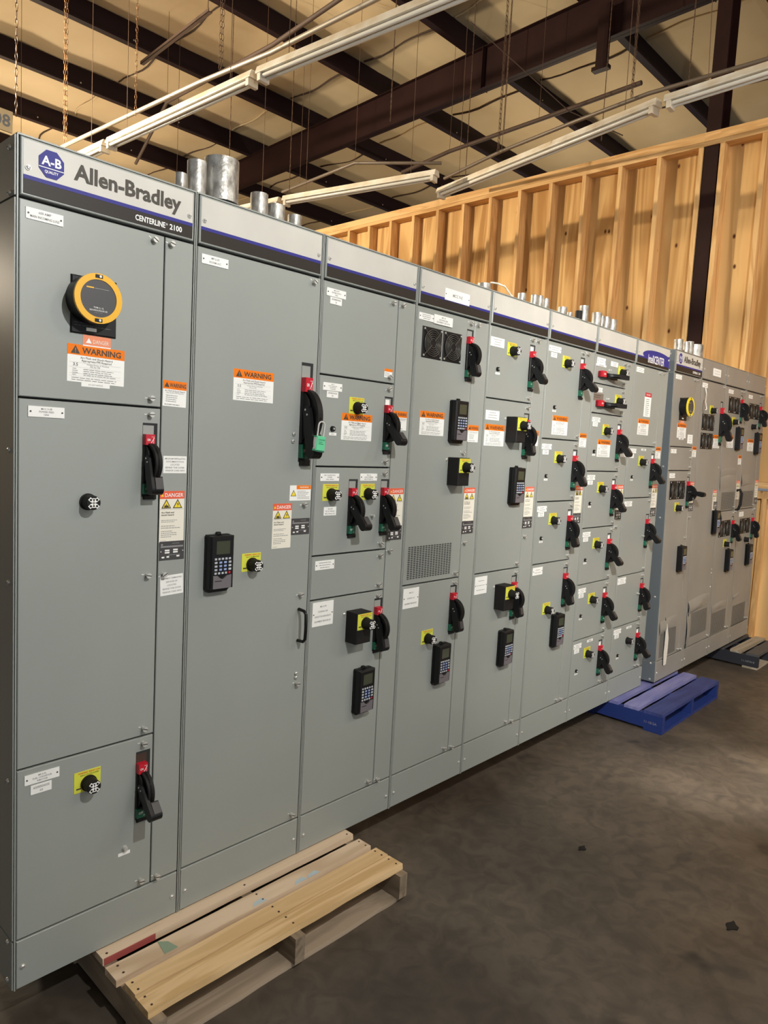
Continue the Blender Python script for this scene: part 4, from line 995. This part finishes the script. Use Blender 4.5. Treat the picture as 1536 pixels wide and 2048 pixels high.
# ------------------------------------------------------------------ pallets
def rough_board(x0, x1, y0, y1, z0, z1, mt, seed, jag=.003):
    """board along x with slightly worn edges"""
    b = MB(); rr = random.Random(seed); n = 14
    X = [x0+(x1-x0)*i/n for i in range(n+1)]
    ya = [y0+rr.uniform(0, jag) for _ in X]; yb = [y1-rr.uniform(0, jag) for _ in X]; zt = [z1-rr.uniform(0, jag*.4) for _ in X]
    ring = []
    for i in range(n+1):
        b.v += [(X[i], ya[i], z0), (X[i], yb[i], z0), (X[i], yb[i], zt[i]), (X[i], ya[i]+.002, zt[i])]
    k = b.mi(mt)
    for i in range(n):
        a = 4*i
        for q in range(4):
            r = (q+1) % 4; b.f.append((a+q, a+4+q, a+4+r, a+r)); b.m.append(k); b.sm.append(False)
    b.f += [(3, 2, 1, 0), tuple(4*n+q for q in range(4))]; b.m += [k, k]; b.sm += [False, False]
    return b
wp = empty('wooden_pallet', 'bare wooden pallet sticking out under the nearest cabinets', 'pallet', (.236, -.335, 0))
L = 1.036
for (y0, y1, dx, mt, sd) in ((-.312, -.236, 0, 'palB', 1), (-.2345, -.166, .004, 'palB', 2), (-.148, -.076, -.010, 'palA', 3), (-.042, .03, .0, 'palA', 4), (.10, .19, 0, 'palA', 5), (.25, .34, 0, 'palA', 6), (.40, .49, 0, 'palA', 7), (.56, .66, 0, 'palA', 8), (.80, .9, 0, 'palA', 9)):
    yy = -.335
    bb = rough_board(dx, L+dx*.5, y0-yy, y1-yy, .107, .129, mt, sd)
    if sd == 4: bb.box(.004, .17, -.0005+y0-yy, .003+y0-yy, .108, .128, 'stainred')
    if sd == 3:
        bb.face([(.145, .192, .1296), (.19, .192, .1296), (.18, .235, .1296), (.155, .255, .1296)], 'staingreen')
        for xq in (.50, .68, .74): bb.face([(xq-.03, .193, .1296), (xq+.03, .192, .1296), (xq+.018, .214, .1296), (xq-.015, .208, .1296)], 'stainblue')
    for xn in (.020, .52, L-.020):
        for q in (.25, .75): bb.cyl((xn, y0+(y1-y0)*q-yy, .129), (xn, y0+(y1-y0)*q-yy, .1298), .0038, 'rust', 6)
    bb.build('deck_board', wp)
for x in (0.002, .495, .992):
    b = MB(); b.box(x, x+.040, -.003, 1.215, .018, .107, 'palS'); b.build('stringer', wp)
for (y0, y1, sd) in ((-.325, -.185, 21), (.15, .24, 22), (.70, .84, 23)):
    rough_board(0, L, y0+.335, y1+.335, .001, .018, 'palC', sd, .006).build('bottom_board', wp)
def plastic_pallet(name, label, x0, y0, L, boards, side, label_txt, top='pblue', rotz=0, faded=None, bt=None):
    e = empty(name, label, 'pallet', (x0, y0, 0), (0, 0, rotz))
    for k, (a, c, mt) in enumerate(boards):
        rough_board(0, L, a, c, .110, .129, mt, 30+k, .003).build('deck_board', e)
    for x in (0.0, L/2-.02, L-.04):
        b = MB(); nn = [(0, .018), (.09, .018), (.10, .055), (.20, .055), (.21, .018), (.50, .018), (.51, .055), (.60, .055), (.61, .018), (1.1, .018), (1.1, .110), (0, .110)]
        b.prism(nn if x else [(0, .018), (1.1, .018), (1.1, .110), (0, .110)], 'x', x, x+.038, side)
        if x == 0 and label_txt:
            Rm = Matrix.Translation((-.0008, .075, .058)) @ Matrix.Rotation(-PI/2, 4, 'Z')
            b.text(label_txt, 0, 0, .016, 'inkgrey', 0, R=Rm)
        b.build('stringer', e)
    for k, (a, c) in enumerate(((0, .12), (.45, .57), (.98, 1.1))):
        rough_board(0, L, a, c, .001, .018, bt or side, 60+k).build('bottom_board', e)
    return e
plastic_pallet('painted_pallet', 'blue painted pallet under the joint of the two cabinet rows', 3.635, -.335, 1.02,
               [(0, .125, 'pblue'), (.155, .255, 'pbluefade'), (.290, .385, 'pbluefade'), (.42, .5, 'pblue'), (.60, .7, 'pblue'), (.95, 1.09, 'pblue')], 'pbluedark', '11-10-2A', rotz=.012)
plastic_pallet('painted_pallet', 'black painted pallet with pale and charcoal boards at the far end', 5.655, -.300, .685,
               [(0, .10, 'slat'), (.135, .225, 'pgrey'), (.275, .36, 'slat'), (.42, .5, 'pgrey'), (.95, 1.09, 'slat')], 'pblack', '11-10PW-8', rotz=.0, bt='pgrey')
# a third bearer under the middle of the rows, seen as the dark shadow line
for (x, lab) in ((1.95, 'hidden dark pallet under the fan cabinet'),):
    pass

# small litter on the floor
for (x, y, s, lab) in ((2.10, -.62, .022, 'small dark crumb of debris on the floor in front of the fan cabinet'), (2.05, -1.25, .030, 'flat dark scrap of debris in the middle of the open floor')):
    b = MB(); pts = [(s*(1+.35*math.sin(3*t))*math.cos(t), s*.6*(1+.3*math.cos(4*t))*math.sin(t)) for t in [2*PI*i/14 for i in range(14)]]
    b.prism(pts, 'z', 0, .003, 'black2'); tag(b.build('floor_scrap', None, (x, y, .0005)), lab, 'debris')
